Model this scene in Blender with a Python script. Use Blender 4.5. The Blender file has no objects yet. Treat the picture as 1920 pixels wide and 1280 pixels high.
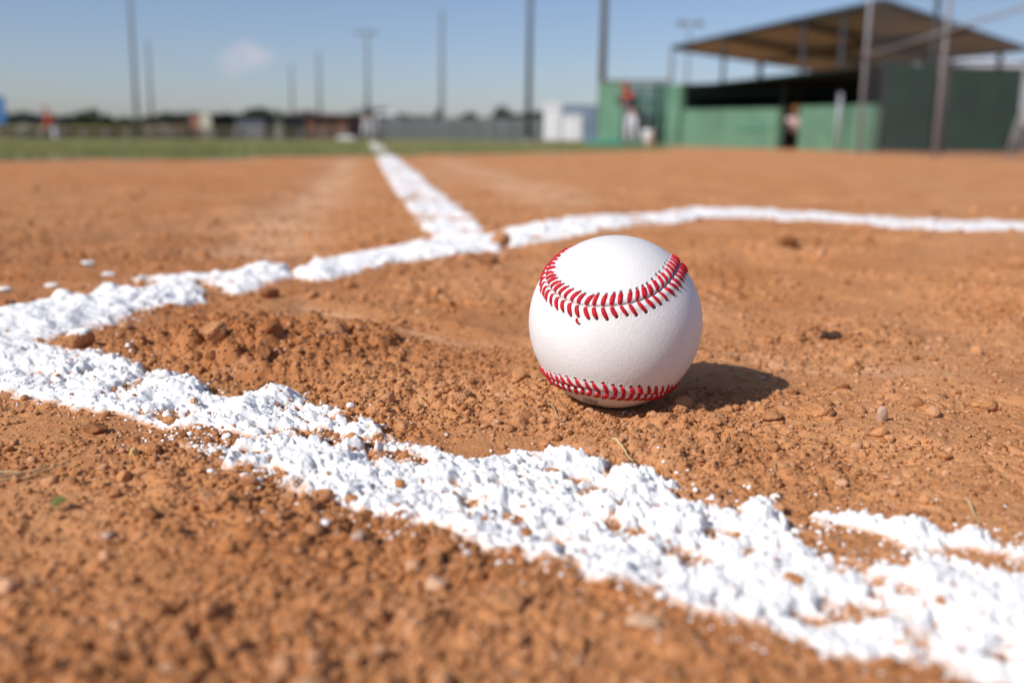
import bpy, bmesh, math, random
import numpy as np
from mathutils import Vector, Matrix
random.seed(7)
RNG = np.random.default_rng(11)
scene = bpy.context.scene
COL = scene.collection
PI = math.pi

# ------------------------------------------------------------------ view geometry
FP = 1860.0                     # focal length in pixels of the 1920-wide photograph
ROLL = math.radians(.85)
PITCH = math.atan((640 - 262) / FP)
CAMH = .1092
Fv = np.array([0, math.cos(PITCH), -math.sin(PITCH)])
R0 = np.array([1., 0, 0]); U0 = np.array([0, math.sin(PITCH), math.cos(PITCH)])
Rv = math.cos(ROLL) * R0 + math.sin(ROLL) * U0
Uv = -math.sin(ROLL) * R0 + math.cos(ROLL) * U0

def ray(px, py):
    d = Fv * FP + Rv * (px - 960) + Uv * (640 - py)
    return d / np.linalg.norm(d)
def gp(px, py, z=0.0):          # a photo point read off on the level plane z
    d = ray(px, py); t = (z - CAMH) / d[2]
    return float(d[0] * t), float(d[1] * t)
def at(px, py, Y):              # a photo point read off at distance Y
    d = ray(px, py); t = Y / d[1]
    return Vector((float(d[0] * t), Y, float(CAMH + d[2] * t)))
def pxm(n, Y): return n * Y / FP

# ------------------------------------------------------------------ tags and mesh helpers
def tag(o, label=None, cat=None, group=None, kind=None):
    if label: o['label'] = label
    if cat: o['category'] = cat
    if group: o['group'] = group
    if kind: o['kind'] = kind
    return o
def empty(name, loc=(0, 0, 0), rz=0, **k):
    o = bpy.data.objects.new(name, None); COL.objects.link(o)
    o.location = loc; o.rotation_euler = (0, 0, rz); o.empty_display_size = .05
    return tag(o, **k)
def link(name, me, mat=None, parent=None, **k):
    o = bpy.data.objects.new(name, me); COL.objects.link(o)
    if mat: me.materials.append(mat)
    if parent: o.parent = parent
    return tag(o, **k)
def np_mesh(name, V, F, smooth=True):
    me = bpy.data.meshes.new(name)
    V = np.ascontiguousarray(V, dtype=np.float32); F = np.ascontiguousarray(F, dtype=np.int32)
    n, k = F.shape
    me.vertices.add(len(V)); me.vertices.foreach_set('co', V.ravel())
    me.loops.add(n * k); me.loops.foreach_set('vertex_index', F.ravel())
    me.polygons.add(n)
    me.polygons.foreach_set('loop_start', np.arange(0, n * k, k, dtype=np.int32))
    me.polygons.foreach_set('use_smooth', np.full(n, smooth, dtype=bool))
    me.update(calc_edges=True)
    return me
def add_attr(me, name, vals):
    a = me.attributes.new(name, 'FLOAT', 'POINT'); a.data.foreach_set('value', np.ascontiguousarray(vals, dtype=np.float32))

class MB:
    def __init__(s): s.v = []; s.f = []
    def add(s, vs, fs):
        b = len(s.v); s.v += [tuple(v) for v in vs]; s.f += [tuple(i + b for i in f) for f in fs]; return s
    def hexa(s, a):             # 8 corners: bottom 4 (ccw), top 4
        return s.add(a, [(3, 2, 1, 0), (4, 5, 6, 7), (0, 1, 5, 4), (1, 2, 6, 5), (2, 3, 7, 6), (3, 0, 4, 7)])
    def box(s, x0, y0, z0, x1, y1, z1):
        return s.hexa([(x0, y0, z0), (x1, y0, z0), (x1, y1, z0), (x0, y1, z0), (x0, y0, z1), (x1, y0, z1), (x1, y1, z1), (x0, y1, z1)])
    def slab(s, A, B, z0, z1, th, z0b=None, z1b=None):   # upright wall from A to B
        A = Vector(A[:2]); B = Vector(B[:2]); n = (B - A).normalized(); n = Vector((-n.y, n.x)) * th / 2
        z0b = z0 if z0b is None else z0b; z1b = z1 if z1b is None else z1b
        c = [(A - n, z0), (B - n, z0b), (B + n, z0b), (A + n, z0), (A - n, z1), (B - n, z1b), (B + n, z1b), (A + n, z1)]
        return s.hexa([(p.x, p.y, z) for p, z in c])
    def tube(s, pts, rad, n=10, cap=True):
        pts = [Vector(p) for p in pts]; m = len(pts)
        if not hasattr(rad, '__len__'): rad = [rad] * m
        ref = None; rings = []
        for i, p in enumerate(pts):
            t = (pts[min(i + 1, m - 1)] - pts[max(i - 1, 0)]).normalized()
            if ref is None: ref = t.orthogonal().normalized()
            u = (ref - t * ref.dot(t)).normalized(); ref = u; w = t.cross(u)
            rings.append([p + (u * math.cos(2 * PI * k / n) + w * math.sin(2 * PI * k / n)) * rad[i] for k in range(n)])
        fs = [(i * n + k, i * n + (k + 1) % n, (i + 1) * n + (k + 1) % n, (i + 1) * n + k) for i in range(m - 1) for k in range(n)]
        if cap: fs += [tuple(range(n))[::-1], tuple((m - 1) * n + k for k in range(n))]
        return s.add([v for r in rings for v in r], fs)
    def build(s, name, mat, parent=None, smooth=False, bevel=0, **k):
        me = bpy.data.meshes.new(name); me.from_pydata(s.v, [], s.f); me.update()
        if smooth:
            me.polygons.foreach_set('use_smooth', [len(p.vertices) <= 4 for p in me.polygons])
        o = link(name, me, mat, parent, **k)
        if bevel:
            md = o.modifiers.new('bevel', 'BEVEL'); md.width = bevel; md.segments = 2; md.limit_method = 'ANGLE'
        return o

# ------------------------------------------------------------------ materials
def mat(name, base, rough=.8, var=.15, scale=5., bump=0., bscale=50., spec=.3, metal=0., dirt=None, dscale=2.):
    m = bpy.data.materials.new(name); m.use_nodes = True; nt = m.node_tree; b = nt.nodes['Principled BSDF']
    b.inputs['Roughness'].default_value = rough; b.inputs['Metallic'].default_value = metal
    b.inputs['Specular IOR Level'].default_value = spec
    tc = nt.nodes.new('ShaderNodeTexCoord')
    def noise(sc, det=6):
        n = nt.nodes.new('ShaderNodeTexNoise'); n.inputs['Scale'].default_value = sc; n.inputs['Detail'].default_value = det
        nt.links.new(tc.outputs['Object'], n.inputs['Vector']); return n
    n = noise(scale); r = nt.nodes.new('ShaderNodeValToRGB')
    r.color_ramp.elements[0].position = .3; r.color_ramp.elements[1].position = .7
    r.color_ramp.elements[0].color = (*[c * (1 - var) for c in base], 1)
    r.color_ramp.elements[1].color = (*[min(1, c * (1 + var)) for c in base], 1)
    nt.links.new(n.outputs['Fac'], r.inputs['Fac']); out = r.outputs['Color']
    if dirt:
        n2 = noise(dscale); r2 = nt.nodes.new('ShaderNodeValToRGB')
        r2.color_ramp.elements[0].position = .5; r2.color_ramp.elements[1].position = .72
        nt.links.new(n2.outputs['Fac'], r2.inputs['Fac'])
        mx = nt.nodes.new('ShaderNodeMix'); mx.data_type = 'RGBA'
        nt.links.new(r2.outputs['Color'], mx.inputs[0]); nt.links.new(out, mx.inputs[6]); mx.inputs[7].default_value = (*dirt, 1)
        out = mx.outputs[2]
    nt.links.new(out, b.inputs['Base Color'])
    if bump:
        n3 = noise(bscale, 8); bp = nt.nodes.new('ShaderNodeBump'); bp.inputs['Strength'].default_value = 1; bp.inputs['Distance'].default_value = bump
        nt.links.new(n3.outputs['Fac'], bp.inputs['Height']); nt.links.new(bp.outputs['Normal'], b.inputs['Normal'])
    return m

SOIL_A = (.50, .206, .075); SOIL_B = (.665, .316, .135); SOIL_C = (.33, .13, .045)
def soil_material(name, crumbs=False):
    m = bpy.data.materials.new(name); m.use_nodes = True; nt = m.node_tree; N = nt.nodes; L = nt.links
    b = N['Principled BSDF']; b.inputs['Roughness'].default_value = .95; b.inputs['Specular IOR Level'].default_value = .12
    tc = N.new('ShaderNodeTexCoord')
    def noise(sc, det=5, rough=.55):
        n = N.new('ShaderNodeTexNoise'); n.inputs['Scale'].default_value = sc; n.inputs['Detail'].default_value = det; n.inputs['Roughness'].default_value = rough
        L.new(tc.outputs['Object'], n.inputs['Vector']); return n.outputs['Fac']
    def ramp(src, p0, p1):
        r = N.new('ShaderNodeMapRange'); r.inputs[1].default_value = p0; r.inputs[2].default_value = p1; L.new(src, r.inputs[0]); return r.outputs[0]
    def mix(f, a, bb, k=1.):
        x = N.new('ShaderNodeMix'); x.data_type = 'RGBA'
        if k != 1.:
            mm = N.new('ShaderNodeMath'); mm.operation = 'MULTIPLY'; mm.inputs[1].default_value = k; L.new(f, mm.inputs[0]); f = mm.outputs[0]
        L.new(f, x.inputs[0])
        for i, c in ((6, a), (7, bb)):
            if isinstance(c, tuple): x.inputs[i].default_value = (*c, 1)
            else: L.new(c, x.inputs[i])
        return x.outputs[2]
    c = mix(ramp(noise(9., 6), .35, .65), SOIL_A, SOIL_B)
    c = mix(ramp(noise(2.1, 4), .45, .7), c, (.64, .35, .185), .6)         # worn paler patches
    tr_ = N.new('ShaderNodeAttribute'); tr_.attribute_name = 'track'
    c = mix(tr_.outputs['Fac'], c, (.84, .54, .34), .85)
    shd_ = N.new('ShaderNodeAttribute'); shd_.attribute_name = 'red_soil_shade'
    c = mix(shd_.outputs['Fac'], c, (.36, .125, .040), .62)  # redder dark soil, plus shade between the clods painted into the colour
    c = mix(ramp(noise(170., 4, .7), .5, .78), c, SOIL_C, .55)
    c = mix(ramp(noise(420., 3), .58, .75), c, (.74, .49, .31), .5)       # pale grit
    if crumbs:
        at_ = N.new('ShaderNodeAttribute'); at_.attribute_name = 'tone'
        c = mix(ramp(at_.outputs['Fac'], .0, .45), (.28, .115, .045), c)
        c = mix(ramp(at_.outputs['Fac'], .55, 1.), c, (.72, .43, .27), .75)
    L.new(c, b.inputs['Base Color'])
    bp = N.new('ShaderNodeBump'); bp.inputs['Distance'].default_value = .0012; bp.inputs['Strength'].default_value = .9
    L.new(noise(700., 4, .7), bp.inputs['Height'])
    bp2 = N.new('ShaderNodeBump'); bp2.inputs['Distance'].default_value = .004; bp2.inputs['Strength'].default_value = .5
    L.new(noise(110., 5, .7), bp2.inputs['Height']); L.new(bp.outputs['Normal'], bp2.inputs['Normal'])
    L.new(bp2.outputs['Normal'], b.inputs['Normal'])
    return m
def chalk_material():
    m = bpy.data.materials.new('chalk'); m.use_nodes = True; nt = m.node_tree; N = nt.nodes; L = nt.links
    b = N['Principled BSDF']; b.inputs['Roughness'].default_value = 1.; b.inputs['Specular IOR Level'].default_value = .05
    tc = N.new('ShaderNodeTexCoord')
    def noise(sc, det=5, rough=.6):
        n = N.new('ShaderNodeTexNoise'); n.inputs['Scale'].default_value = sc; n.inputs['Detail'].default_value = det; n.inputs['Roughness'].default_value = rough
        L.new(tc.outputs['Object'], n.inputs['Vector']); return n.outputs['Fac']
    th = N.new('ShaderNodeAttribute'); th.attribute_name = 'thin'
    a = N.new('ShaderNodeMath'); a.operation = 'ADD'; L.new(th.outputs['Fac'], a.inputs[0]); L.new(noise(300., 4), a.inputs[1])
    r = N.new('ShaderNodeMapRange'); r.inputs[1].default_value = .80; r.inputs[2].default_value = 1.40; L.new(a.outputs[0], r.inputs[0])
    mx = N.new('ShaderNodeMix'); mx.data_type = 'RGBA'; L.new(r.outputs[0], mx.inputs[0])
    mx.inputs[6].default_value = (.88, .873, .862, 1); mx.inputs[7].default_value = (.62, .36, .22, 1)
    L.new(mx.outputs[2], b.inputs['Base Color'])
    bp = N.new('ShaderNodeBump'); bp.inputs['Distance'].default_value = .0009; bp.inputs['Strength'].default_value = .5
    L.new(noise(850., 5, .7), bp.inputs['Height'])
    L.new(bp.outputs['Normal'], b.inputs['Normal'])
    return m
M_soil = soil_material('infield_soil'); M_crumb = soil_material('soil_crumbs', True); M_chalk = chalk_material()

# ------------------------------------------------------------------ numpy noise
def _hash(ix, iy, seed):
    h = (ix.astype(np.int64) * 374761393 + iy.astype(np.int64) * 668265263 + seed * 2147483647) & 0xffffffff
    h = ((h ^ (h >> 13)) * 1274126177) & 0xffffffff
    h = ((h ^ (h >> 16)) * 2246822519) & 0xffffffff
    return (h ^ (h >> 15)) & 0xffffff
def perlin(x, y, seed=0):
    xi = np.floor(x); yi = np.floor(y); fx = x - xi; fy = y - yi
    u = fx * fx * fx * (fx * (fx * 6 - 15) + 10); v = fy * fy * fy * (fy * (fy * 6 - 15) + 10)
    def g(dx, dy):
        a = _hash(xi + dx, yi + dy, seed) * (2 * PI / 0xffffff)
        return np.cos(a) * (fx - dx) + np.sin(a) * (fy - dy)
    a = g(0, 0); b = g(1, 0); c = g(0, 1); d = g(1, 1)
    return ((a + (b - a) * u) * (1 - v) + (c + (d - c) * u) * v) * 1.5
def fbm(x, y, wl, octv=4, seed=0, gain=.5):
    s = 0; a = 1.; t = 0
    for o in range(octv):
        s = s + a * perlin(x / wl * 2 ** o + 17.3 * o, y / wl * 2 ** o - 9.1 * o, seed + o); t += a; a *= gain
    return s / t
def cells(x, y, cs, seed, prob=1., rmin=.22, rmax=.55):
    """crumb-like domes scattered one per cell: height in metres"""
    X = x / cs; Y = y / cs; xi = np.floor(X); yi = np.floor(Y); h = np.zeros_like(x)
    for dx in (-1, 0, 1):
        for dy in (-1, 0, 1):
            cx = xi + dx; cy = yi + dy
            px = cx + _hash(cx, cy, seed) / 0xffffff; py = cy + _hash(cx, cy, seed + 1) / 0xffffff
            r = rmin + (rmax - rmin) * _hash(cx, cy, seed + 2) / 0xffffff
            on = (_hash(cx, cy, seed + 3) / 0xffffff) < prob
            e = .7 + .6 * _hash(cx, cy, seed + 4) / 0xffffff
            q = r * r - ((X - px) ** 2 * e + (Y - py) ** 2 / e)
            h = np.maximum(h, np.where(on & (q > 0), np.sqrt(np.maximum(q, 0)), 0))
    return h * cs
def ss(a, b, x):
    t = np.clip((x - a) / (b - a), 0, 1); return t * t * (3 - 2 * t)
def poly_sd(x, y, poly):        # signed distance to a polygon, positive inside
    P = np.array(poly); d = np.full(x.shape, 1e9); ins = np.zeros(x.shape, bool)
    for i in range(len(P)):
        ax, ay = P[i]; bx, by = P[(i + 1) % len(P)]
        ex, ey = bx - ax, by - ay
        t = np.clip(((x - ax) * ex + (y - ay) * ey) / (ex * ex + ey * ey + 1e-12), 0, 1)
        d = np.minimum(d, (x - ax - t * ex) ** 2 + (y - ay - t * ey) ** 2)
        c = ((ay > y) != (by > y)) & (x < (bx - ax) * (y - ay) / (by - ay + 1e-15) + ax); ins ^= c
    d = np.sqrt(d); return np.where(ins, d, -d)

# ------------------------------------------------------------------ chalk outlines (read off the photograph on the ground)
_n0 = np.array(gp(400, 800)); _n1 = np.array(gp(1700, 1236)); _nd = (_n1 - _n0) / np.linalg.norm(_n1 - _n0)
_ext = {'A': tuple(np.array(gp(1960, 1080)) + _nd * .5), 'B': tuple(np.array(gp(1920, 1300)) + _nd * .5)}
def gpoly(pts): return [_ext[p] if isinstance(p, str) else gp(*p) for p in pts]
NEAR_LINE = [gpoly([(-160, 560), (0, 603), (60, 625), (120, 655), (185, 668), (260, 690), (340, 695), (385, 742), (470, 745), (560, 748), (640, 790),
                    (740, 838), (860, 862), (960, 862), (1050, 852), (1140, 884), (1180, 884), (1240, 905), (1330, 935), (1390, 970), (1480, 965), (1530, 1000),
                    (1640, 1052), (1700, 1062), (1780, 1055), (1850, 1075), (1960, 1080), 'A', 'B', (1920, 1300),
                    (1700, 1236), (1600, 1228), (1400, 1186), (1200, 1126), (1100, 1100), (950, 1052), (820, 1000), (700, 980), (560, 940), (450, 900),
                    (390, 860), (300, 800), (230, 775), (90, 752), (0, 722), (-160, 700)]),
             gpoly([(1540, 962), (1590, 958), (1650, 970), (1650, 986), (1590, 980), (1545, 976)]),
             gpoly([(1672, 985), (1700, 972), (1748, 985), (1765, 1010), (1745, 1060), (1690, 1062), (1675, 1020)]),
             gpoly([(1780, 1000), (1830, 992), (1862, 1012), (1845, 1030), (1790, 1018)]),
             gpoly([(1905, 1030), (1960, 1022), (1990, 1050), (1930, 1060)]),
             gpoly([(1400, 940), (1420, 934), (1428, 948), (1408, 956)])]
SIDE_LINE = [gpoly([(-160, 600), (0, 592), (60, 580), (105, 562), (150, 568), (200, 540), (240, 552), (300, 536), (345, 530), (382, 545), (372, 566), (300, 580), (250, 590),
                    (180, 612), (120, 628), (60, 640), (0, 655), (-160, 690)]),
             gpoly([(255, 529), (330, 522), (385, 524), (385, 530), (330, 531), (262, 535)]),
             gpoly([(388, 520), (440, 512), (500, 505), (538, 505), (540, 520), (500, 535), (450, 548), (420, 545), (392, 535)]),
             gpoly([(553, 514), (600, 497), (660, 478), (740, 470), (800, 462), (860, 448), (930, 438), (932, 476), (870, 482), (800, 492),
                    (740, 496), (690, 506), (640, 520), (590, 526), (565, 524)]),
             gpoly([(946, 434), (1000, 424), (1050, 412), (1110, 407), (1200, 400), (1280, 392), (1345, 386), (1390, 392), (1390, 408), (1345, 408), (1290, 412),
                    (1200, 422), (1150, 430), (1080, 444), (1020, 456), (960, 466)])]
BACK_LINE = [gpoly([(1330, 390), (1390, 391), (1450, 394), (1530, 399), (1600, 405), (1700, 412), (1780, 417), (1850, 419), (1920, 421), (2100, 429), (3000, 478), (3000, 508), (2100, 452), (1920, 438), (1850, 437),
                    (1780, 435), (1700, 432), (1600, 423), (1530, 416), (1450, 412), (1390, 408), (1330, 407)])]
FOUL_LINE = [gpoly([(693, 268), (697, 277), (703, 290), (722, 325), (748, 365), (775, 405), (805, 445), (815, 462), (905, 445), (912, 432), (870, 400), (842, 375), (810, 350), (775, 320), (735, 290), (716, 277), (704, 268)])]
PATCHES = [  # dirt showing through the near line: px, py, radius in metres
    (1590, 1018, .010), (1545, 1008, .008), (1640, 1035, .009), (1575, 1042, .006), (1280, 1042, .0055), (1360, 1005, .005), (1515, 1165, .0042), (640, 842, .007), (600, 825, .006), (690, 845, .004),
    (1125, 925, .006), (1080, 905, .004), (1040, 890, .0035), (940, 915, .0035), (1020, 930, .003), (430, 830, .008), (385, 820, .008), (455, 860, .006), (330, 775, .006), (500, 905, .005),
    (1150, 985, .003), (1190, 1000, .003), (1060, 990, .0025), (300, 715, .006), (250, 720, .005), (610, 880, .003), (780, 870, .004), (840, 880, .003), (540, 770, .004),
    (1250, 960, .005), (1310, 930, .005), (1420, 1040, .003), (1700, 1110, .003), (1800, 1160, .002), (90, 632, .012), (60, 700, .006), (1880, 1240, .003), (180, 700, .004), (1470, 1090, .002)]

def mound(x, y, px, py, amp, rx, ry, ang=0.):
    cx, cy = gp(px, py); c, s = math.cos(ang), math.sin(ang)
    u = ((x - cx) * c + (y - cy) * s) / rx; v = (-(x - cx) * s + (y - cy) * c) / ry
    return amp * np.exp(-(u * u + v * v))
def path_d(x, y, pts):
    P = [gp(*p) for p in pts]; d = np.full(x.shape, 1e9)
    for (ax, ay), (bx, by) in zip(P[:-1], P[1:]):
        ex, ey = bx - ax, by - ay
        t = np.clip(((x - ax) * ex + (y - ay) * ey) / (ex * ex + ey * ey), 0, 1)
        d = np.minimum(d, (x - ax - t * ex) ** 2 + (y - ay - t * ey) ** 2)
    return np.sqrt(d)

BR = .0365                                   # baseball radius
_d = ray(1153, 603); _a = .5 * math.acos(float(ray(989, 603) @ ray(1318, 603)))
BC = np.array([0, 0, CAMH]) + _d * (BR / math.sin(_a))      # ball centre
GRASS_EDGE = [gp(-900, 318), gp(-300, 309), gp(0, 303), gp(320, 299), gp(640, 293), gp(900, 289.5), gp(1100, 286), gp(1200, 283), gp(1270, 279.5)]
GRASS_POLY = [(-60, -4), (-12, 1.5)] + GRASS_EDGE + [(4.6, 40), (5, 3000), (-3000, 3000), (-3000, -60)]
NEAR_BOX = poly_box = (-.62, .12, .75, .80)

def roughness_map(x, y):
    r = .33 + .95 * fbm(x, y, .10, 3, 40)
    r = r + mound(x, y, 520, 640, .8, .09, .07) + mound(x, y, 640, 650, .5, .03, .03) + mound(x, y, 1270, 820, .55, .07, .04) + mound(x, y, 420, 660, .5, .05, .05)
    r = r + mound(x, y, 250, 880, .35, .10, .05) + mound(x, y, 500, 1100, .35, .10, .05) + mound(x, y, 1850, 640, .4, .10, .05) + mound(x, y, 950, 780, .4, .07, .03)
    r = r - mound(x, y, 1650, 720, .5, .12, .035) - mound(x, y, 850, 610, .55, .12, .05, -.3) - mound(x, y, 900, 840, .35, .03, .02) - mound(x, y, 200, 1080, .3, .05, .02)
    return np.clip(r, .06, 1.25)
def wide_fade(x, y): return 1 - ss(1.15, 1.35, np.abs(np.arctan2(x, y)))
def ground_h(x, y):
    """returns soil height"""
    r = np.hypot(x, y)
    nearw = 1 - ss(3., 9., r)
    h = fbm(x, y, .16, 3, 3) * .0045 * (1 - ss(2, 6, r)) + fbm(x, y, .75, 4, 5) * .012 * ss(.8, 2.0, r) * (1 - ss(12, 40, r))
    h = h + fbm(x, y, .045, 3, 9) * .0028 * nearw
    h = h * (1 - .75 * np.exp(-((x - BC[0]) ** 2 + (y - BC[1]) ** 2) / .03 ** 2))
    far = np.zeros_like(x)
    m = r < 4.
    xs, ys, rs = x[m], y[m], r[m]
    R = roughness_map(xs, ys)
    wx = xs + fbm(xs, ys, .01, 2, 71) * .0022; wy = ys + fbm(xs, ys, .01, 2, 75) * .0022
    d = cells(wx, wy, .013, 101, .32) * .75 * (1 - ss(2.5, 4., rs))
    d = np.maximum(d, cells(wx, wy, .0068, 121, .6) * .85 * (1 - ss(1.2, 2.2, rs)))
    k = rs < 1.3
    e = np.zeros_like(d)
    e[k] = cells(wx[k], wy[k], .0034, 141, .8) * .85 * (1 - ss(.8, 1.3, rs[k]))
    d = np.maximum(d, e)
    bank = mound(xs, ys, 520, 648, 1., .085, .045) + mound(xs, ys, 640, 640, .8, .03, .04) + mound(xs, ys, 410, 668, .8, .03, .03)
    d = np.maximum(d, cells(wx, wy, .021, 181, .5, .18, .36) * np.clip(bank * 1.1, 0, 1))
    d = d * np.clip(R * 1.15, 0, 1.2) + fbm(xs, ys, .006, 3, 15) * .0010 * (1 - ss(.9, 1.6, rs)) * (.4 + R)
    bc = np.hypot(xs - BC[0], ys - BC[1])
    d = d * (1 - .8 * np.exp(-(bc / .014) ** 2))
    # mounds, scuffs and ruts seen in the photograph
    d = d + mound(xs, ys, 420, 650, .004, .040, .045) + mound(xs, ys, 540, 640, .0045, .045, .045) + mound(xs, ys, 640, 640, .004, .025, .03) - mound(xs, ys, 560, 715, .004, .06, .02)
    d = d + mound(xs, ys, 500, 664, .0045, .06, .012) + mound(xs, ys, 460, 655, .004, .014, .012) - mound(xs, ys, 500, 700, .004, .06, .010) - mound(xs, ys, 1555, 640, .004, .012, .010) - mound(xs, ys, 1420, 480, .012, .05, .04) - mound(xs, ys, 1760, 610, .004, .02, .02) - mound(xs, ys, 830, 690, .0016, .02, .008) + mound(xs, ys, 620, 668, .003, .014, .010)
    d = d + mound(xs, ys, 1050, 775, .0012, .035, .008) + mound(xs, ys, 1270, 790, .0022, .022, .014) + mound(xs, ys, 1450, 770, .0012, .04, .02)
    d = d - .0036 * np.exp(-((xs - BC[0]) ** 2 + (ys - BC[1] + .020) ** 2) / .019 ** 2)
    d = d + mound(xs, ys, 1600, 600, .004, .08, .05) + mound(xs, ys, 1900, 560, .008, .1, .08) - mound(xs, ys, 1350, 640, .002, .06, .03)
    for pts, wd, dp in (([(560, 572), (700, 612), (850, 640), (980, 640)], .012, -.0030), ([(600, 556), (760, 596), (900, 622)], .010, .0025),
                        ([(380, 705), (560, 680), (700, 655)], .006, .0016), ([(480, 720), (640, 692), (760, 668)], .006, -.0018),
                        ([(1320, 655), (1500, 690), (1750, 700)], .01, -.0014), ([(650, 735), (850, 745), (960, 735)], .008, -.0014),
                        ([(0, 480), (120, 455), (300, 430), (420, 420)], .05, -.010), ([(0, 500), (150, 478), (330, 455)], .05, .007), ([(470, 470), (620, 340), (650, 305)], .07, -.006),
                        ([(1320, 480), (1480, 465), (1520, 450)], .02, .007), ([(1380, 500), (1460, 486), (1530, 480)], .014, -.004)):
        d = d + dp * np.exp(-(path_d(xs, ys, pts) / wd) ** 2)
    h[m] += d * (.15 + .85 * wide_fade(xs, ys))
    # the field falls away a little beyond the grass edge on the left
    h = h - .33 * ss(6, 50, y) * ss(7.5, 23, -x)
    return h
LUMPS = [(345, 742, .010, .012), (435, 785, .006, .012), (520, 750, .007, .011), (570, 880, .004, .010), (640, 900, .004, .010), (1195, 905, .010, .0085), (1180, 930, .004, .01), (1450, 985, .007, .010), (1260, 985, .005, .009), (700, 850, .005, .007),
         (1060, 870, .005, .010), (1700, 1000, .006, .008), (1330, 1060, .003, .010), (960, 970, .003, .012), (870, 900, .004, .010), (400, 735, .006, .008), (1120, 880, .004, .006), (200, 700, .005, .014), (110, 575, .008, .016), (200, 560, .010, .012), (40, 612, .007, .02), (480, 860, .003, .007)]
def chalk_t(x, y, gh=None):
    """chalk thickness over the soil and which line it belongs to (thickness < 0: no chalk)"""
    best = np.full(x.shape, -1.); who = np.full(x.shape, -1)
    r = np.hypot(x, y)
    for k, polys in enumerate((NEAR_LINE, SIDE_LINE, BACK_LINE, FOUL_LINE)):
        P = np.concatenate([np.array(p) for p in polys]); pad = .03
        m = (x > P[:, 0].min() - pad) & (x < P[:, 0].max() + pad) & (y > P[:, 1].min() - pad) & (y < P[:, 1].max() + pad)
        if not m.any(): continue
        xs, ys = x[m], y[m]; sd = np.full(xs.shape, -1.)
        for j_, p in enumerate(polys): sd = np.maximum(sd, poly_sd(xs, ys, p) + (.0022 if k == 0 and j_ else 0))
        if k == 0:
            hole = np.zeros_like(xs)
            for px, py, rr in PATCHES:
                cx, cy = gp(px, py); dd = np.hypot(xs - cx, ys - cy)
                hole = np.maximum(hole, .030 * np.exp(-(dd / (rr * 1.15)) ** 2))
            sd = np.minimum(sd, .013) - hole
            sd = np.minimum(sd, (.33 - fbm(xs, ys, .026, 4, 260, .6)) * .04)
            sd = np.minimum(sd, (.36 - fbm(xs, ys, .009, 3, 265, .6)) * .025)
        ed = fbm(xs, ys, .020, 5, 200 + min(k, 1), .62)
        fine = fbm(xs, ys, .0045, 4, 230, .65)
        if k == 0:
            s = sd + ed * .0085 + fine * .0042 + .0022
            T, w = .0028, .008
        else:
            amp = .010 if k != 3 else .012
            s = sd + (.0035 if k == 1 else .001) + ed * amp * (1 + .25 * np.hypot(xs, ys)) * (1 if k != 3 else 1.35) + fine * .002
            s = np.minimum(s, (.42 - fbm(xs, ys, .045, 4, 290, .6)) * .06)
            T, w = (.0046 if k == 1 else .0026) * (1 - .45 * ss(.8, 1.5, np.hypot(xs, ys))), .012
        t = np.where(s > 0, T * (1 - np.exp(-s / w)), s * .5)
        lump = np.abs(fbm(xs, ys, .026, 5, 300, .42))
        gr = cells(xs + fine * .003, ys + ed * .002, .0048, 320, .5) * .26 + cells(xs, ys + fine * .002, .0025, 340, .9) * .62
        up = ss(0, .008, s)
        if k: t = t + up * (fbm(xs, ys, .07, 4, 390, .65) * (.0065 if k != 2 else .003) + fbm(xs, ys, .025, 3, 395, .6) * .004 * (k == 3)) * (1 + .15 * np.hypot(xs, ys) * (k == 3))
        t = t + up * ((.30 - lump) * .0050 * (1 if k == 0 else .8) + gr * (.10 + .32 * ss(-.1, .35, fbm(xs, ys, .03, 2, 380))) + fine * .0011 + cells(xs + fine * .001, ys, .0014, 370, .8) * .55)
        for px, py, a, rr in LUMPS:
            cx, cy = gp(px, py); q = np.hypot(xs - cx, ys - cy)
            if k < 2: t = t + a * .62 * np.exp(-(q / rr) ** 2) * up * (.8 + .3 * fbm(xs, ys, .011, 3, 360))
        b = best[m]; w_ = who[m]; c = t > b
        b[c] = t[c]; w_[c] = k; best[m] = b; who[m] = w_
    return best, who
def soft_soil(x, y, h):      # chalk lies on smoothed soil
    return h

# ------------------------------------------------------------------ the ground sheet (one polar sheet round the camera spot, denser where it is near)
A_STEP = .00165
ang = list(np.arange(-.60, .60001, A_STEP))
a = float(ang[-1])
while a < PI - .12:
    a += .0042 if a < 1.25 else min(.12, (a - 1.25) * .35 + .006); ang.append(a); ang.insert(0, -a)
ang = np.array(ang) ; NA = len(ang)
rad = [.09]
while rad[-1] < 1.15: rad.append(rad[-1] * (1 + A_STEP))
while rad[-1] < 16: rad.append(rad[-1] * (1 + min(.006, A_STEP + (rad[-1] - 1.15) * .01)))
while rad[-1] < 2500: rad.append(rad[-1] * 1.07)
rad = np.array(rad); NR = len(rad)
AA, RR = np.meshgrid(ang, rad)
X = (RR * np.sin(AA)).ravel(); Y = (RR * np.cos(AA)).ravel()
G = ground_h(X, Y)
GM = poly_sd(X, Y, GRASS_POLY) + fbm(X, Y, .6, 4, 500) * .22
T, WHO = chalk_t(X, Y)
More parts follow.
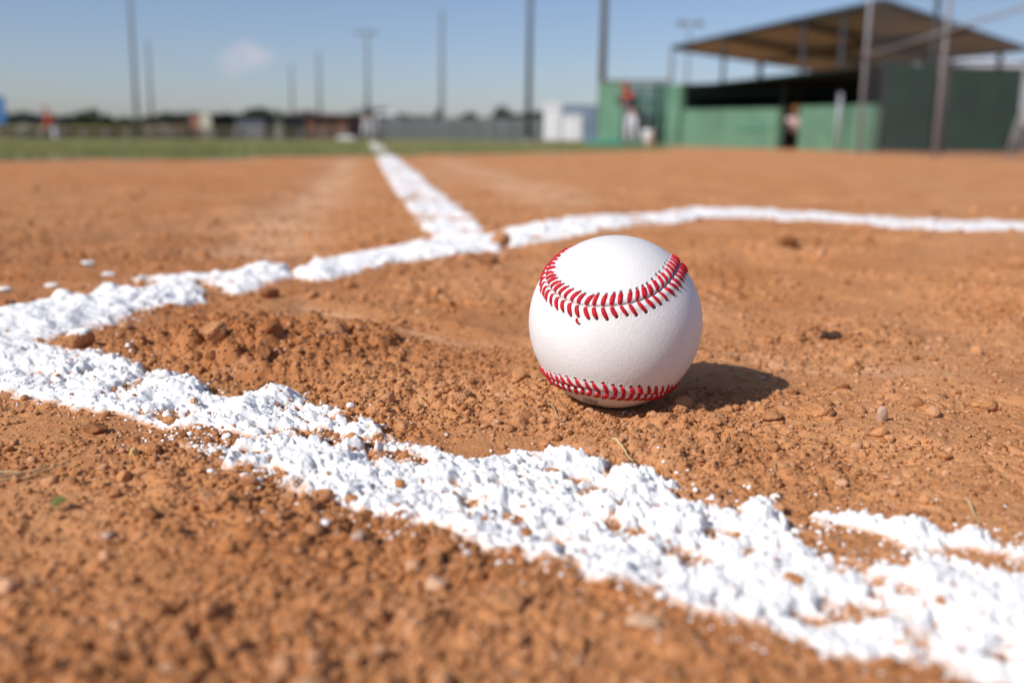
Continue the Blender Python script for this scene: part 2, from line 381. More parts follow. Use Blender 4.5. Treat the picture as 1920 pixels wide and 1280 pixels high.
# foreground soil pushed up against the near side of the near line
P0 = np.array(gp(90, 752)); P1 = np.array(gp(1700, 1236)); dr_ = (P1 - P0) / np.linalg.norm(P1 - P0); nn = np.array([dr_[1], -dr_[0]])
if nn @ (-P0) < 0: nn = -nn
def berm(x, y):
    s = (x - P0[0]) * nn[0] + (y - P0[1]) * nn[1]
    u = (x - P0[0]) * dr_[0] + (y - P0[1]) * dr_[1]
    return .0042 * ss(-.004, .012, s) * (1 - ss(.03, .10, s)) * ss(.06, .16, u) * (1 - ss(.6, .8, u)) * (.7 + .6 * fbm(x, y, .03, 2, 77))
G = G + berm(X, Y) * (np.hypot(X, Y) < 1.2)
idx = np.arange(NR * NA).reshape(NR, NA)
Q = np.stack([idx[:-1, :-1], idx[:-1, 1:], idx[1:, 1:], idx[1:, :-1]], -1).reshape(-1, 4)[:, ::-1]
wrap = np.stack([idx[:-1, -1], idx[:-1, 0], idx[1:, 0], idx[1:, -1]], -1)[:, ::-1]
Q = np.concatenate([Q, wrap])
isg = (GM[Q] > 0).sum(1) >= 2
def sub_mesh(name, faces, Z, attrs=None):
    used = np.unique(faces); remap = np.full(NR * NA, -1, np.int64); remap[used] = np.arange(len(used))
    me = np_mesh(name, np.stack([X[used], Y[used], Z[used]], -1), remap[faces])
    for k, v in (attrs or {}).items(): add_attr(me, k, v[used])
    return me
Qd = Q[~isg]
# close the small disc under the camera
TR = np.zeros_like(X); mk = np.hypot(X, Y) < 14; xs, ys = X[mk], Y[mk]
for pts, wd, k_ in (([(480, 475), (560, 400), (620, 340), (655, 300)], .055, 1.), ([(395, 430), (520, 395), (600, 345), (640, 305)], .05, .6), ([(830, 300), (930, 335), (1060, 378)], .10, .8), ([(760, 310), (860, 345)], .08, .4),
                    ([(560, 572), (700, 606), (850, 634), (980, 640)], .007, .8), ([(380, 700), (560, 676), (700, 650)], .004, .5), ([(1320, 650), (1500, 690), (1750, 705)], .012, .5)):
    TR[mk] = np.maximum(TR[mk], k_ * np.exp(-(path_d(xs, ys, pts) / (wd * (1 + .8 * fbm(xs, ys, .12, 3, 640)))) ** 2) * (.6 + 1.1 * fbm(xs, ys, .05, 4, 650)))
def red_soil_shade(x, y):  # redder soil at left and random patches; bank and left corner mounds paint shade
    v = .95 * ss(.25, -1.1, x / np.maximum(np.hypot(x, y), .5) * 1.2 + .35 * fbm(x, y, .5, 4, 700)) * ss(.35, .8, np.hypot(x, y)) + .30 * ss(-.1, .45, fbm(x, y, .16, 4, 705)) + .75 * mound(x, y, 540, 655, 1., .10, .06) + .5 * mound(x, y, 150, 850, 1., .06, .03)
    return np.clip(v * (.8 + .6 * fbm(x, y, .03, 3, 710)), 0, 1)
SHD = np.zeros_like(X); SHD[mk] = red_soil_shade(xs, ys)
me = sub_mesh('infield_dirt', Qd, G, {'track': np.clip(TR, 0, 1), 'red_soil_shade': SHD})
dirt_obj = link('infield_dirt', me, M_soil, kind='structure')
disc = MB(); n_ = 64
disc.add([(0, 0, -.002)] + [(.0915 * math.sin(2 * PI * k / n_), .0915 * math.cos(2 * PI * k / n_), -.002) for k in range(n_)], [(0, 1 + (k + 1) % n_, 1 + k) for k in range(n_)])
disc.build('ground', M_soil, kind='structure')

# grass ground
mg = bpy.data.materials.new('grass_turf'); mg.use_nodes = True; nt = mg.node_tree; N = nt.nodes; b = N['Principled BSDF']; b.inputs['Roughness'].default_value = .9; b.inputs['Specular IOR Level'].default_value = .1
tc = N.new('ShaderNodeTexCoord'); n1 = N.new('ShaderNodeTexNoise'); n1.inputs['Scale'].default_value = .8; n1.inputs['Detail'].default_value = 8
nt.links.new(tc.outputs['Object'], n1.inputs['Vector']); r1 = N.new('ShaderNodeValToRGB')
r1.color_ramp.elements[0].position = .35; r1.color_ramp.elements[0].color = (.14, .155, .050, 1)
r1.color_ramp.elements[1].position = .62; r1.color_ramp.elements[1].color = (.30, .25, .12, 1)
nt.links.new(n1.outputs['Fac'], r1.inputs['Fac']); nt.links.new(r1.outputs['Color'], b.inputs['Base Color'])
Gg = G + .006
me = sub_mesh('outfield_grass', Q[isg], Gg); link('outfield_grass', me, mg, kind='structure')

# chalk lines
specs = [('chalk_line', 'thick clumpy white chalk line crossing the foreground from the left corner to the lower right', 'near'),
         ('chalk_line', 'white chalk line running from the left corner back past the ball, broken by small gaps', 'side'),
         ('chalk_line', 'thin far chalk line of the box on the right behind the ball', 'back'),
         ('chalk_line', 'white foul line running away from the box across the dirt to the distant base', 'foul')]
Zc = G + T + .012 * ss(6, 9, np.hypot(X, Y)) * (WHO == 3)
fmin = T[Q].max(1); fw = WHO[Q]
for k, (nm, lab, _) in enumerate(specs):
    vm = (WHO == k)
    sel = (fmin > -.0003) & (fw.max(1) == k) & (fw.min(1) >= 0) & (~isg | (k == 3))
    if not sel.any(): continue
    me = sub_mesh(nm, Q[sel], np.where(T > -.004, Zc, G - .004), {'thin': 1 - np.clip(T / .0022, 0, 1)})
    link(nm, me, M_chalk, label=lab, cat='chalk line', group='white chalk lines marking the dirt')

def surf(x, y):
    g = ground_h(x, y) + berm(x, y) * (np.hypot(x, y) < 1.2); t, _ = chalk_t(x, y)
    return g, t

# ------------------------------------------------------------------ loose crumbs
def ico(sub):
    bm = bmesh.new(); bmesh.ops.create_icosphere(bm, subdivisions=sub, radius=1.)
    V = np.array([v.co[:] for v in bm.verts]); F = np.array([[v.index for v in f.verts] for f in bm.faces]); bm.free(); return V, F
def rand_rot(n):
    q = RNG.normal(size=(n, 4)); q /= np.linalg.norm(q, axis=1)[:, None]; w, x, y, z = q.T
    return np.stack([1 - 2 * (y * y + z * z), 2 * (x * y - w * z), 2 * (x * z + w * y), 2 * (x * y + w * z), 1 - 2 * (x * x + z * z), 2 * (y * z - w * x),
                     2 * (x * z - w * y), 2 * (y * z + w * x), 1 - 2 * (x * x + y * y)], -1).reshape(n, 3, 3)
def crumb_arrays(px, py, pz, size, sub, jit):
    V, F = ico(sub); n = len(px); nv = len(V)
    Rm = rand_rot(n)
    ax = RNG.normal(size=(n, 4, 3)); ax /= np.linalg.norm(ax, axis=2)[:, :, None]; am = RNG.uniform(-.22, .22, (n, 4))
    D = np.einsum('nkc,vc->nkv', ax, V)
    s = 1 + np.einsum('nk,nkv->nv', am, D * np.abs(D) * 1.2) - .16 * np.maximum(0, np.abs(D).max(1) - .80) * 4
    if sub >= 2:
        cx = RNG.normal(size=(n, 5, 3)); cx /= np.linalg.norm(cx, axis=2)[:, :, None]; of = RNG.uniform(.55, .85, (n, 5))
        C_ = np.einsum('nkc,vc->nkv', cx, V); s = np.minimum(s, np.where(C_ > .15, of[:, :, None] / np.maximum(C_, .15), 9).min(1))
    s = s * (1 + RNG.uniform(-jit, jit, (n, nv)))
    sc = RNG.uniform(.7, 1.15, (n, 1, 3))
    P = V[None] * s[:, :, None] * sc
    P = np.einsum('nij,nvj->nvi', Rm, P) * size[:, None, None]
    P[:, :, 2] *= .8
    P += np.stack([px, py, pz], -1)[:, None, :]
    FF = (F[None] + (np.arange(n) * nv)[:, None, None]).reshape(-1, 3)
    return P.reshape(-1, 3), FF, nv
def scatter(n, r0, r1, a0=.80):
    r = np.exp(RNG.uniform(math.log(r0), math.log(r1), n)); a = RNG.uniform(-a0, a0, n)
    return r * np.sin(a), r * np.cos(a), r
def make_crumbs(parts):
    Vs = []; Fs = []; tn = []; b = 0
    for P, F, nv, *t in parts:
        Vs.append(P); Fs.append(F + b); tn.append(np.repeat(np.array(t), nv, axis=1)); b += len(P)
    return np.concatenate(Vs), np.concatenate(Fs), np.concatenate(tn, axis=1)
soil_parts = []; chalk_parts = []
for n, r0, r1, sub, lo, hi, pw, jit in ((122000, .14, .95, 0 + 1, .00035, .0011, 1.6, .05), (22500, .14, 1.5, 2, .0009, .0021, 2.2, .05), (2100, .14, 2.2, 3, .0018, .0040, 2.4, .03)):
    x, y, r = scatter(n, r0, r1)
    dens = roughness_map(x, y)
    g, t = surf(x, y)
    bd = np.hypot(x - BC[0], y - BC[1])
    keep = (RNG.uniform(0, 1, n) < np.clip(dens * 1.1 + .08, 0, 1)) & (bd > .010)
    onch = t > .0004
    keep &= (~onch) | (RNG.uniform(0, 1, n) < (.035 if sub > 1 else .05) * (t < .004) + .004)
    x, y, r, g, t, bd = [v[keep] for v in (x, y, r, g, t, bd)]
    u = RNG.uniform(0, 1, len(x)); s = (lo + (hi - lo) * u ** pw) * np.clip((r / .35) ** .45, .8, 2.2)
    z = np.maximum(g, g + t) + s * .25
    # nothing may poke into the ball
    ok = np.sqrt(bd ** 2 + (z - BC[2]) ** 2) > BR + s * 1.1
    x, y, z, s = x[ok], y[ok], z[ok], s[ok]
    P, F, nv = crumb_arrays(x, y, z, s, sub if sub > 1 else 1, jit)
    soil_parts.append((P, F, nv, np.clip(RNG.normal(.47, .22, len(x)), 0, 1), red_soil_shade(x, y)))
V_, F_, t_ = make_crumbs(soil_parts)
me = np_mesh('soil_crumbs', V_, F_); add_attr(me, 'tone', t_[0]); add_attr(me, 'red_soil_shade', t_[1])
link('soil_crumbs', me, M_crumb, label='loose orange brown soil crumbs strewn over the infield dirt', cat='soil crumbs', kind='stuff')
# chalk crumbs along the near line
for n, lo, hi, pw, sub, in ((80000, .0003, .0010, 1.8, 1), (12500, .0007, .0021, 2., 2)):
    x, y, r = scatter(n, .16, .85)
    g, t = surf(x, y)
    sdn = np.maximum.reduce([poly_sd(x, y, p) for p in NEAR_LINE + SIDE_LINE[:3]])
    pr = np.where(t > 0, .08 if sub > 1 else .3, np.exp(sdn / .006) * .35) * (sdn > -.03)
    keep = RNG.uniform(0, 1, n) < pr
    x, y, r, g, t = [v[keep] for v in (x, y, r, g, t)]
    u = RNG.uniform(0, 1, len(x)); s = (lo + (hi - lo) * u ** pw) * np.clip((r / .35) ** .45, .8, 1.6)
    P, F, nv = crumb_arrays(x, y, np.maximum(g, g + t) + s * .2, s, sub, .05)
    chalk_parts.append((P, F, nv, np.zeros(len(x))))
V_, F_, t_ = make_crumbs(chalk_parts)
me = np_mesh('chalk_crumbs', V_, F_); link('chalk_crumbs', me, M_chalk, label='white chalk crumbs scattered on and beside the near chalk line', cat='chalk crumbs', kind='stuff')

# ------------------------------------------------------------------ single clods, pebbles and straws
M_clod = mat('clod_soil', (.47, .225, .10), .95, .25, 120., .001, 600., .1)
M_clod_dark = mat('clod_dark', (.27, .115, .05), .95, .3, 120., .001, 600., .1)
M_clod_grey = mat('pebble_grey', (.52, .345, .26), .85, .15, 150., .0006, 700., .2)
M_clod_pale = mat('pebble_pale', (.60, .38, .24), .85, .15, 120., .0008, 600., .15)
M_amber = mat('pebble_amber', (.62, .40, .14), .35, .1, 150., .0002, 500., .5)
def m_dusted():
    m = mat('clod_dusted', (.45, .21, .095), .95, .2, 120., .001, 500., .1)
    nt = m.node_tree; N = nt.nodes; b = N['Principled BSDF']; src = b.inputs['Base Color'].links[0].from_socket
    g = N.new('ShaderNodeAttribute'); g.attribute_name = 'dust'
    mx = N.new('ShaderNodeMix'); mx.data_type = 'RGBA'; nt.links.new(g.outputs['Fac'], mx.inputs[0]); nt.links.new(src, mx.inputs[6]); mx.inputs[7].default_value = (.88, .88, .88, 1)
    nt.links.new(mx.outputs[2], b.inputs['Base Color']); return m
M_dust = m_dusted()
def rock(name, px, py, rpx, m, label, cat='clod', sx=1., sy=1., sz=.75, seed=1, sink=.25, group='larger clods lying in the loose dirt', dust=False):
    x, y = gp(px, py); dist = math.sqrt(x * x + y * y + CAMH ** 2); r = rpx * dist / FP
    g, t = surf(np.array([x]), np.array([y])); z = float(max(g[0], g[0] + t[0]))
    V, F = ico(5); rs = np.random.default_rng(seed)
    ax = rs.normal(size=(9, 3)); ax /= np.linalg.norm(ax, axis=1)[:, None]; off = rs.uniform(.58, .9, 9)
    D = V @ ax.T; s = np.minimum(1., np.where(D > .2, off / np.maximum(D, .2), 9).min(1))
    s = s * (1 + .26 * fbm(V[:, 0] + V[:, 2] * .7, V[:, 1] - V[:, 2] * .6, .62, 6, seed, .68) + .10 * np.abs(fbm(V[:, 0] * 3 + V[:, 2], V[:, 1] * 3 + V[:, 2] * 2, .6, 3, seed + 9)))
    P = V * s[:, None] * np.array([sx, sy, sz]) * r; a = rs.uniform(0, 6)
    P = P @ np.array([[math.cos(a), math.sin(a), 0], [-math.sin(a), math.cos(a), 0], [0, 0, 1]]) if sx == sy else P
    me = np_mesh(name, P, F)
    if dust: add_attr(me, 'dust', ss(.55, .8, V[:, 2] + .45 * fbm(V[:, 0], V[:, 1], .4, 4, seed + 3)))
    o = link(name, me, m, label=label, cat=cat, group=group); o.location = (x, y, z + r * sz * (1 - sink) * .8)
    return o
rock('dirt_clod', 150, 652, 25, M_dust, 'round brown clod dusted white on top beside the left corner of the chalk', sz=.85, seed=3, dust=True)
rock('dirt_clod', 940, 462, 18, M_clod, 'brown clod sitting in the gap of the far chalk line just left of the ball', sz=1., seed=4)
rock('dirt_clod', 914, 496, 17, M_clod_dark, 'dark flat clod just below the far chalk line left of the ball', sx=1.2, sz=.6, seed=5)
rock('dirt_clod', 1533, 782, 20, M_clod, 'grey brown knobbly clod right of the ball shadow', sx=1.3, sz=.7, seed=6)
rock('dirt_clod', 1556, 786, 9, M_clod_dark, 'small dark clod touching the knobbly clod right of the ball shadow', seed=16)
rock('pebble', 1652, 797, 13, M_clod_grey, 'pinkish upright flat pebble on the dirt right of the ball', 'pebble', sx=.8, sy=.6, sz=1.3, seed=7, group='pebbles on the dirt')
rock('dirt_clod', 1273, 778, 12, M_clod, 'rounded clod touching the ground at the lower right of the ball', sx=1.2, sz=.85, seed=8)
rock('dirt_clod', 952, 1158, 30, M_clod, 'large blurred clod with a dark shadow in the bottom foreground', seed=9, sz=.8)
rock('pebble', 252, 866, 11, M_amber, 'smooth yellow amber pebble in the dirt left of the near chalk line', 'pebble', sx=.8, sy=1., sz=1., seed=10, group='pebbles on the dirt')
rock('dirt_clod', 405, 668, 25, M_clod, 'big brown clod at the left end of the rough bank behind the near chalk line', seed=11, sz=.9)
rock('dirt_clod', 628, 655, 22, M_clod, 'brown clod at the right end of the rough bank behind the near chalk line', seed=12, sz=.8)
rock('dirt_clod', 495, 684, 20, M_clod_dark, 'dark clod in the middle of the rough bank behind the near chalk line', seed=18, sz=.8)
rock('dirt_clod', 366, 768, 8, M_clod_pale, 'tan clod between two chalk heaps at the left of the near line', seed=13)
rock('dirt_clod', 600, 842, 9, M_clod_pale, 'angular tan clod in a bare patch of the near chalk line', seed=14, sz=.9)
rock('dirt_clod', 322, 800, 14, M_clod, 'brown clod on the lower edge of the near chalk line at the left', sx=1.3, sz=.6, seed=15)
rock('dirt_clod', 180, 812, 17, M_clod_dark, 'dark clod in the dirt left of the near chalk line', sx=1.3, sz=.6, seed=17)
rock('pebble', 203, 1028, 11, M_clod_grey, 'grey pebble in the left foreground dirt', 'pebble', seed=19, group='pebbles on the dirt')
rock('dirt_clod', 286, 1000, 14, M_clod_dark, 'dark brown clod in the left foreground with a sharp shadow', seed=20)
rock('dirt_clod', 215, 948, 12, M_clod, 'brown clod in the left foreground behind the dark brown one', seed=21)
rock('dirt_clod', 672, 1050, 15, M_clod_grey, 'greyish rounded clod below the near chalk line at the middle', seed=22)
rock('dirt_clod', 610, 1065, 13, M_clod, 'orange clod with a dark shadow below the near chalk line', seed=23)
rock('dirt_clod', 1205, 1195, 22, M_clod_pale, 'pale blurred clod low in the middle foreground', sx=1.4, sz=.6, seed=24)
rock('dirt_clod', 820, 1125, 20, M_clod_pale, 'pale tan blurred clod left of the large foreground clod', seed=25, sz=.7)
rock('dirt_clod', 1430, 712, 6, M_clod_grey, 'small clod near the tip of the ball shadow', seed=26)
rock('dirt_clod', 1475, 470, 16, M_clod_dark, 'dark clod on the dirt behind the ball to the right', seed=27, sx=1.2, sz=.7)
rock('dirt_clod', 1150, 820, 12, M_clod_dark, 'dark crumbly clod in front of the ball just above the chalk', seed=28, sx=1.3, sz=.6)
rock('dirt_clod', 505, 560, 17, M_clod_dark, 'dark clod just behind the rough bank under the side chalk line', seed=29)
rock('chalk_lump', 596, 488, 8, M_chalk, 'small white chalk lump above the side line', 'chalk lump', seed=31, group='loose chalk lumps')
rock('chalk_lump', 165, 500, 10, M_chalk, 'flat chalk lump lying alone in the dirt at the upper left', 'chalk lump', seed=32, sx=1.5, sz=.4, group='loose chalk lumps')
rock('chalk_lump', 97, 536, 9, M_chalk, 'chalk lump lying alone above the left corner of the side line', 'chalk lump', seed=33, sx=1.2, sz=.5, group='loose chalk lumps')
rock('chalk_lump', 204, 520, 9, M_chalk, 'chalk lump between the lone flat one and the side line', 'chalk lump', seed=34, sx=1.2, sz=.5, group='loose chalk lumps')
rock('chalk_lump', 4, 548, 13, M_chalk, 'chalk lump at the left edge of the picture', 'chalk lump', seed=35, sx=1.4, sz=.4, group='loose chalk lumps')

M_straw = mat('dry_straw', (.55, .40, .20), .7, .25, 80., .0003, 300.)
M_straw_pale = mat('pale_fibre', (.75, .68, .52), .6, .1, 80.)
def straw(pts, w, label, m=M_straw, lift=.0012, name='dry_straw', cat='straw'):
    P = []
    g2 = [gp(*p[:2]) for p in pts]
    xs = np.array([p[0] for p in g2]); ys = np.array([p[1] for p in g2])
    n = 14; t = np.linspace(0, 1, n); tt = np.linspace(0, 1, len(g2))
    xi = np.interp(t, tt, xs); yi = np.interp(t, tt, ys); g, th = surf(xi, yi); z = np.maximum(g, g + th)
    z0 = np.interp(t, [0, .5, 1], [z[0], max(z[n // 2 - 2:n // 2 + 2]), z[-1]])
    zz = np.maximum(z0, z * .5 + z0 * .5) + lift + .0006 * np.sin(t * 7)
    mb = MB(); mb.tube([(a, b_, c) for a, b_, c in zip(xi, yi, zz)], [w * (1 - .6 * q) for q in t], 6)
    return mb.build(name, m, smooth=True, label=label, cat=cat, group='dry straws and fibres on the dirt')
straw([(-60, 925), (20, 908), (95, 886)], .0006, 'long pale dry straw at the left edge in front of the chalk')
straw([(-60, 905), (40, 903), (90, 893), (128, 880)], .0004, 'thin curved straw tip beside the long pale straw at the left')
straw([(-40, 935), (30, 912), (75, 903)], .0005, 'lowest of the straws lying at the left edge', M_straw)
straw([(1147, 838), (1166, 855), (1186, 876)], .0006, 'short tan straw lying between the ball and the chalk')
straw([(1808, 940), (1822, 960), (1836, 985)], .0006, 'short straw above the chalk islands at the right')
straw([(1026, 768), (1040, 782), (1052, 796)], .00035, 'thin straw in the dirt under the left of the ball')
straw([(1168, 772), (1176, 768), (1184, 776)], .00022, 'tiny white fibre at the foot of the ball', M_straw_pale)
straw([(788, 765), (790, 775), (786, 782)], .0003, 'tiny straw in the dirt left of the ball', M_straw)
straw([(1448, 870), (1454, 885), (1440, 902)], .0003, 'fine curled straw in the dirt right of the chalk peak', M_straw)
# dark twig cluster and green leaf scrap
x, y = gp(1555, 634); g, t = surf(np.array([x]), np.array([y])); mb = MB(); rs = random.Random(4)
for k in range(9):
    a_ = rs.uniform(0, 6.28); l = rs.uniform(.003, .0065)
    l *= 1.7; mb.tube([(0, 0, .001), (math.cos(a_) * l * .5, math.sin(a_) * l * .4, rs.uniform(.0015, .004)), (math.cos(a_) * l, math.sin(a_) * l * .8, rs.uniform(0, .004))], [.0018, .0014, .0005], 6)
o = mb.build('twig_cluster', mat('dark_twig', (.06, .03, .02), .9), smooth=True, label='small dark tangle of twigs on the dirt right of the ball', cat='twigs'); o.location = (x, y, float(g[0]))
x, y = gp(112, 978); g, t = surf(np.array([x]), np.array([y])); mb = MB()
mb.add([(-.0022, -.0006, 0), (0, -.0014, .0012), (.0024, 0, .0018), (.0004, .0016, .0026), (-.0018, .001, .002), (-.0022, -.0006, .0003), (0, -.0014, .0015), (.0024, 0, .0021), (.0004, .0016, .0029), (-.0018, .001, .0023)],
       [(4, 3, 2, 1, 0), (5, 6, 7, 8, 9), (0, 1, 6, 5), (1, 2, 7, 6), (2, 3, 8, 7), (3, 4, 9, 8), (4, 0, 5, 9)])
o = mb.build('leaf_scrap', mat('green_leaf', (.12, .14, .03), .7), label='tiny green scrap of leaf in the left foreground dirt', cat='leaf'); o.location = (x, y, float(g[0]) + .001)

# ------------------------------------------------------------------ the baseball
QS = (0.55957606, 0.4133351, -0.64574238, 0.31471496); SA = 0.50781313; SB = 0.68535131
w, x_, y_, z_ = np.array(QS) / np.linalg.norm(QS)
QM = np.array([[1 - 2 * (y_ * y_ + z_ * z_), 2 * (x_ * y_ - w * z_), 2 * (x_ * z_ + w * y_)], [2 * (x_ * y_ + w * z_), 1 - 2 * (x_ * x_ + z_ * z_), 2 * (y_ * z_ - w * x_)], [2 * (x_ * z_ - w * y_), 2 * (y_ * z_ + w * x_), 1 - 2 * (x_ * x_ + y_ * y_)]])
def seam(Tt):
    th = PI / 2 - (PI / 2 - SA) * np.cos(Tt); ph = Tt / 2 + SA * SB * np.sin(2 * Tt)
    return np.stack([np.sin(th) * np.cos(ph), np.sin(th) * np.sin(ph), np.cos(th)], -1) @ QM.T
TT = np.linspace(0, 4 * PI, 6001); SC = seam(TT); LL = np.concatenate([[0], np.cumsum(np.linalg.norm(np.diff(SC, axis=0), axis=1))]) * BR
NST = 112
lt = (np.arange(NST) + .3) * LL[-1] / NST
S0 = np.stack([np.interp(lt, LL, SC[:, k]) for k in range(3)], -1); S0 /= np.linalg.norm(S0, axis=1)[:, None]
S1 = np.stack([np.interp((lt + .0005) % LL[-1], LL, SC[:, k]) for k in range(3)], -1)
TAN = S1 - S0; TAN -= (TAN * S0).sum(1)[:, None] * S0; TAN /= np.linalg.norm(TAN, axis=1)[:, None]
NRM = np.cross(S0, TAN)
HW = .0050                                    # seam to needle hole
ball = empty('baseball', (float(BC[0]), float(BC[1]), float(BC[2])), label='white leather baseball with red stitching lying on the dirt behind the chalk', cat='baseball')
def puff(d):                                  # cover height over the sphere against distance from the seam (m)
    return -.00035 + .00062 * np.exp(-((d - .0021) / .0019) ** 2) - .00095 * np.exp(-(d / .00045) ** 2)
V, F = ico(8)
SCc = SC[::6]
def seam_dist(Pn):
    out = np.empty(len(Pn))
    for i in range(0, len(Pn), 40000): out[i:i + 40000] = np.arccos(np.clip((Pn[i:i + 40000] @ SCc.T).max(1), -1, 1)) * BR
    return out
sd_ = seam_dist(V)
HOLES = []; STJ = RNG.normal(0, 1, (NST, 2, 4))
for side in (-1, 1):
    for i in range(NST):
        hp = S0[i] * 1. + (NRM[i] * side * (HW + .00022 * STJ[i, (side + 1) // 2, 0]) + TAN[i] * .00028 * STJ[i, (side + 1) // 2, 1]) / BR
        HOLES.append(hp / np.linalg.norm(hp))
HOLES = np.array(HOLES)
near = sd_ < .0085
hd = np.full(len(V), 1.)
Vn = V[near]
q = np.empty(len(Vn))
for i in range(0, len(Vn), 40000): q[i:i + 40000] = np.arccos(np.clip((Vn[i:i + 40000] @ HOLES.T).max(1), -1, 1)) * BR
hd[near] = q
rr = BR + puff(sd_) - .0008 * np.exp(-(hd / .0006) ** 2) + .00013 * np.exp(-((hd - .0010) / .00035) ** 2)
# slight pillowing between neighbouring stitches
me = np_mesh('leather_cover', V * rr[:, None], F); add_attr(me, 'hole', np.exp(-(hd / .00064) ** 4)); add_attr(me, 'seam', np.exp(-(sd_ / .00028) ** 2))
ml = bpy.data.materials.new('leather'); ml.use_nodes = True; nt = ml.node_tree; N = nt.nodes; L = nt.links; b = N['Principled BSDF']
b.inputs['Roughness'].default_value = .46; b.inputs['Specular IOR Level'].default_value = .35
tc = N.new('ShaderNodeTexCoord')
def nz(sc, det, rg=.5):
    n = N.new('ShaderNodeTexNoise'); n.inputs['Scale'].default_value = sc; n.inputs['Detail'].default_value = det; n.inputs['Roughness'].default_value = rg; L.new(tc.outputs['Object'], n.inputs['Vector']); return n.outputs['Fac']
rp = N.new('ShaderNodeValToRGB'); L.new(nz(60, 5), rp.inputs['Fac']); rp.color_ramp.elements[0].position = .3; rp.color_ramp.elements[1].position = .7
rp.color_ramp.elements[0].color = (.74, .73, .715, 1); rp.color_ramp.elements[1].color = (.785, .78, .77, 1)
at1 = N.new('ShaderNodeAttribute'); at1.attribute_name = 'hole'; at2 = N.new('ShaderNodeAttribute'); at2.attribute_name = 'seam'
sx_ = N.new('ShaderNodeSeparateXYZ'); L.new(tc.outputs['Object'], sx_.inputs[0])
dm = N.new('ShaderNodeMapRange'); dm.inputs[1].default_value = -.018; dm.inputs[2].default_value = -.034; dm.inputs[3].default_value = 0; dm.inputs[4].default_value = .55; L.new(sx_.outputs['Z'], dm.inputs[0])
sm = N.new('ShaderNodeMapRange'); sm.inputs[1].default_value = .60; sm.inputs[2].default_value = .80; sm.inputs[4].default_value = .30; L.new(nz(95, 6, .7), sm.inputs[0])
dn = N.new('ShaderNodeMath'); dn.operation = 'MULTIPLY'; L.new(dm.outputs[0], dn.inputs[0]); L.new(nz(220, 5, .7), dn.inputs[1])
da = N.new('ShaderNodeMath'); da.operation = 'ADD'; da.use_clamp = True; L.new(dn.outputs[0], da.inputs[0]); L.new(sm.outputs[0], da.inputs[1])
dst = N.new('ShaderNodeMix'); dst.data_type = 'RGBA'; L.new(da.outputs[0], dst.inputs[0]); L.new(rp.outputs['Color'], dst.inputs[6]); dst.inputs[7].default_value = (.66, .47, .34, 1)
m1 = N.new('ShaderNodeMix'); m1.data_type = 'RGBA'; L.new(at1.outputs['Fac'], m1.inputs[0]); L.new(dst.outputs[2], m1.inputs[6]); m1.inputs[7].default_value = (.045, .035, .035, 1)
mm = N.new('ShaderNodeMath'); mm.operation = 'MULTIPLY'; mm.inputs[1].default_value = .75; L.new(at2.outputs['Fac'], mm.inputs[0])
m2 = N.new('ShaderNodeMix'); m2.data_type = 'RGBA'; L.new(mm.outputs[0], m2.inputs[0]); L.new(m1.outputs[2], m2.inputs[6]); m2.inputs[7].default_value = (.16, .03, .03, 1)
L.new(m2.outputs[2], b.inputs['Base Color'])
vo = N.new('ShaderNodeTexVoronoi'); vo.inputs['Scale'].default_value = 1250.; vo.feature = 'SMOOTH_F1'; L.new(tc.outputs['Object'], vo.inputs['Vector'])
ad = N.new('ShaderNodeMath'); ad.operation = 'ADD'; L.new(vo.outputs['Distance'], ad.inputs[0]); L.new(nz(500, 4, .6), ad.inputs[1])
bp = N.new('ShaderNodeBump'); bp.inputs['Distance'].default_value = .00012; bp.inputs['Strength'].default_value = .62; L.new(ad.outputs[0], bp.inputs['Height'])
bp2 = N.new('ShaderNodeBump'); bp2.inputs['Distance'].default_value = .0010; bp2.inputs['Strength'].default_value = .07; L.new(nz(70, 3), bp2.inputs['Height']); L.new(bp.outputs['Normal'], bp2.inputs['Normal'])
L.new(bp2.outputs['Normal'], b.inputs['Normal'])
link('leather_cover', me, ml, ball)
# stitches
Vs = []; Fs = []; base = 0
NS = 9; NC = 10
for i in range(NST):
    for si, side in enumerate((-1, 1)):
        jt = STJ[i, si]
        pts = []
        s = np.linspace(0, 1, NS)
        for u in s:
            off = (HW + .00022 * jt[0] - .0001) * (1 - u) + .00022 * u          # distance from seam
            al = .0019 * (1 - (1 - u) ** 1.6) + .00028 * jt[1] * (1 - u)  # travel along the seam
            pd = S0[i] + (NRM[i] * side * off + TAN[i] * al) / BR; pd /= np.linalg.norm(pd)
            hgt = BR + float(puff(np.array(off))) + .00022 - .00075 * max(0, 1 - u * 7) ** 1.5 - .0004 * max(0, (u - .86) / .14) ** 2
            pts.append(pd * hgt)
        pts = np.array(pts)
        wd = (.00082 + .00009 * jt[2]) * (np.interp(s, [0, .1, .3, .8, 1], [.5, .85, 1.08, 1., .8])); ht = .00046 * np.interp(s, [0, .15, .8, 1], [.6, 1, 1, .8])
        for j in range(NS):
            tg = pts[min(j + 1, NS - 1)] - pts[max(j - 1, 0)]; tg /= np.linalg.norm(tg); up = pts[j] / np.linalg.norm(pts[j]); sidev = np.cross(tg, up); sidev /= np.linalg.norm(sidev)
            for k in range(NC):
                a_ = 2 * PI * k / NC; ca, sa = math.cos(a_), math.sin(a_)
                pinch = 1 - .18 * math.exp(-(ca / .30) ** 2) * (sa > 0)       # two laid threads
                Vs.append(pts[j] + sidev * ca * wd[j] + up * sa * ht[j] * pinch)
        for j in range(NS - 1):
            for k in range(NC):
                Fs.append((base + j * NC + k, base + j * NC + (k + 1) % NC, base + (j + 1) * NC + (k + 1) % NC, base + (j + 1) * NC + k))
        base += NS * NC
me = np_mesh('stitching', np.array(Vs), np.array(Fs)[:, ::-1])
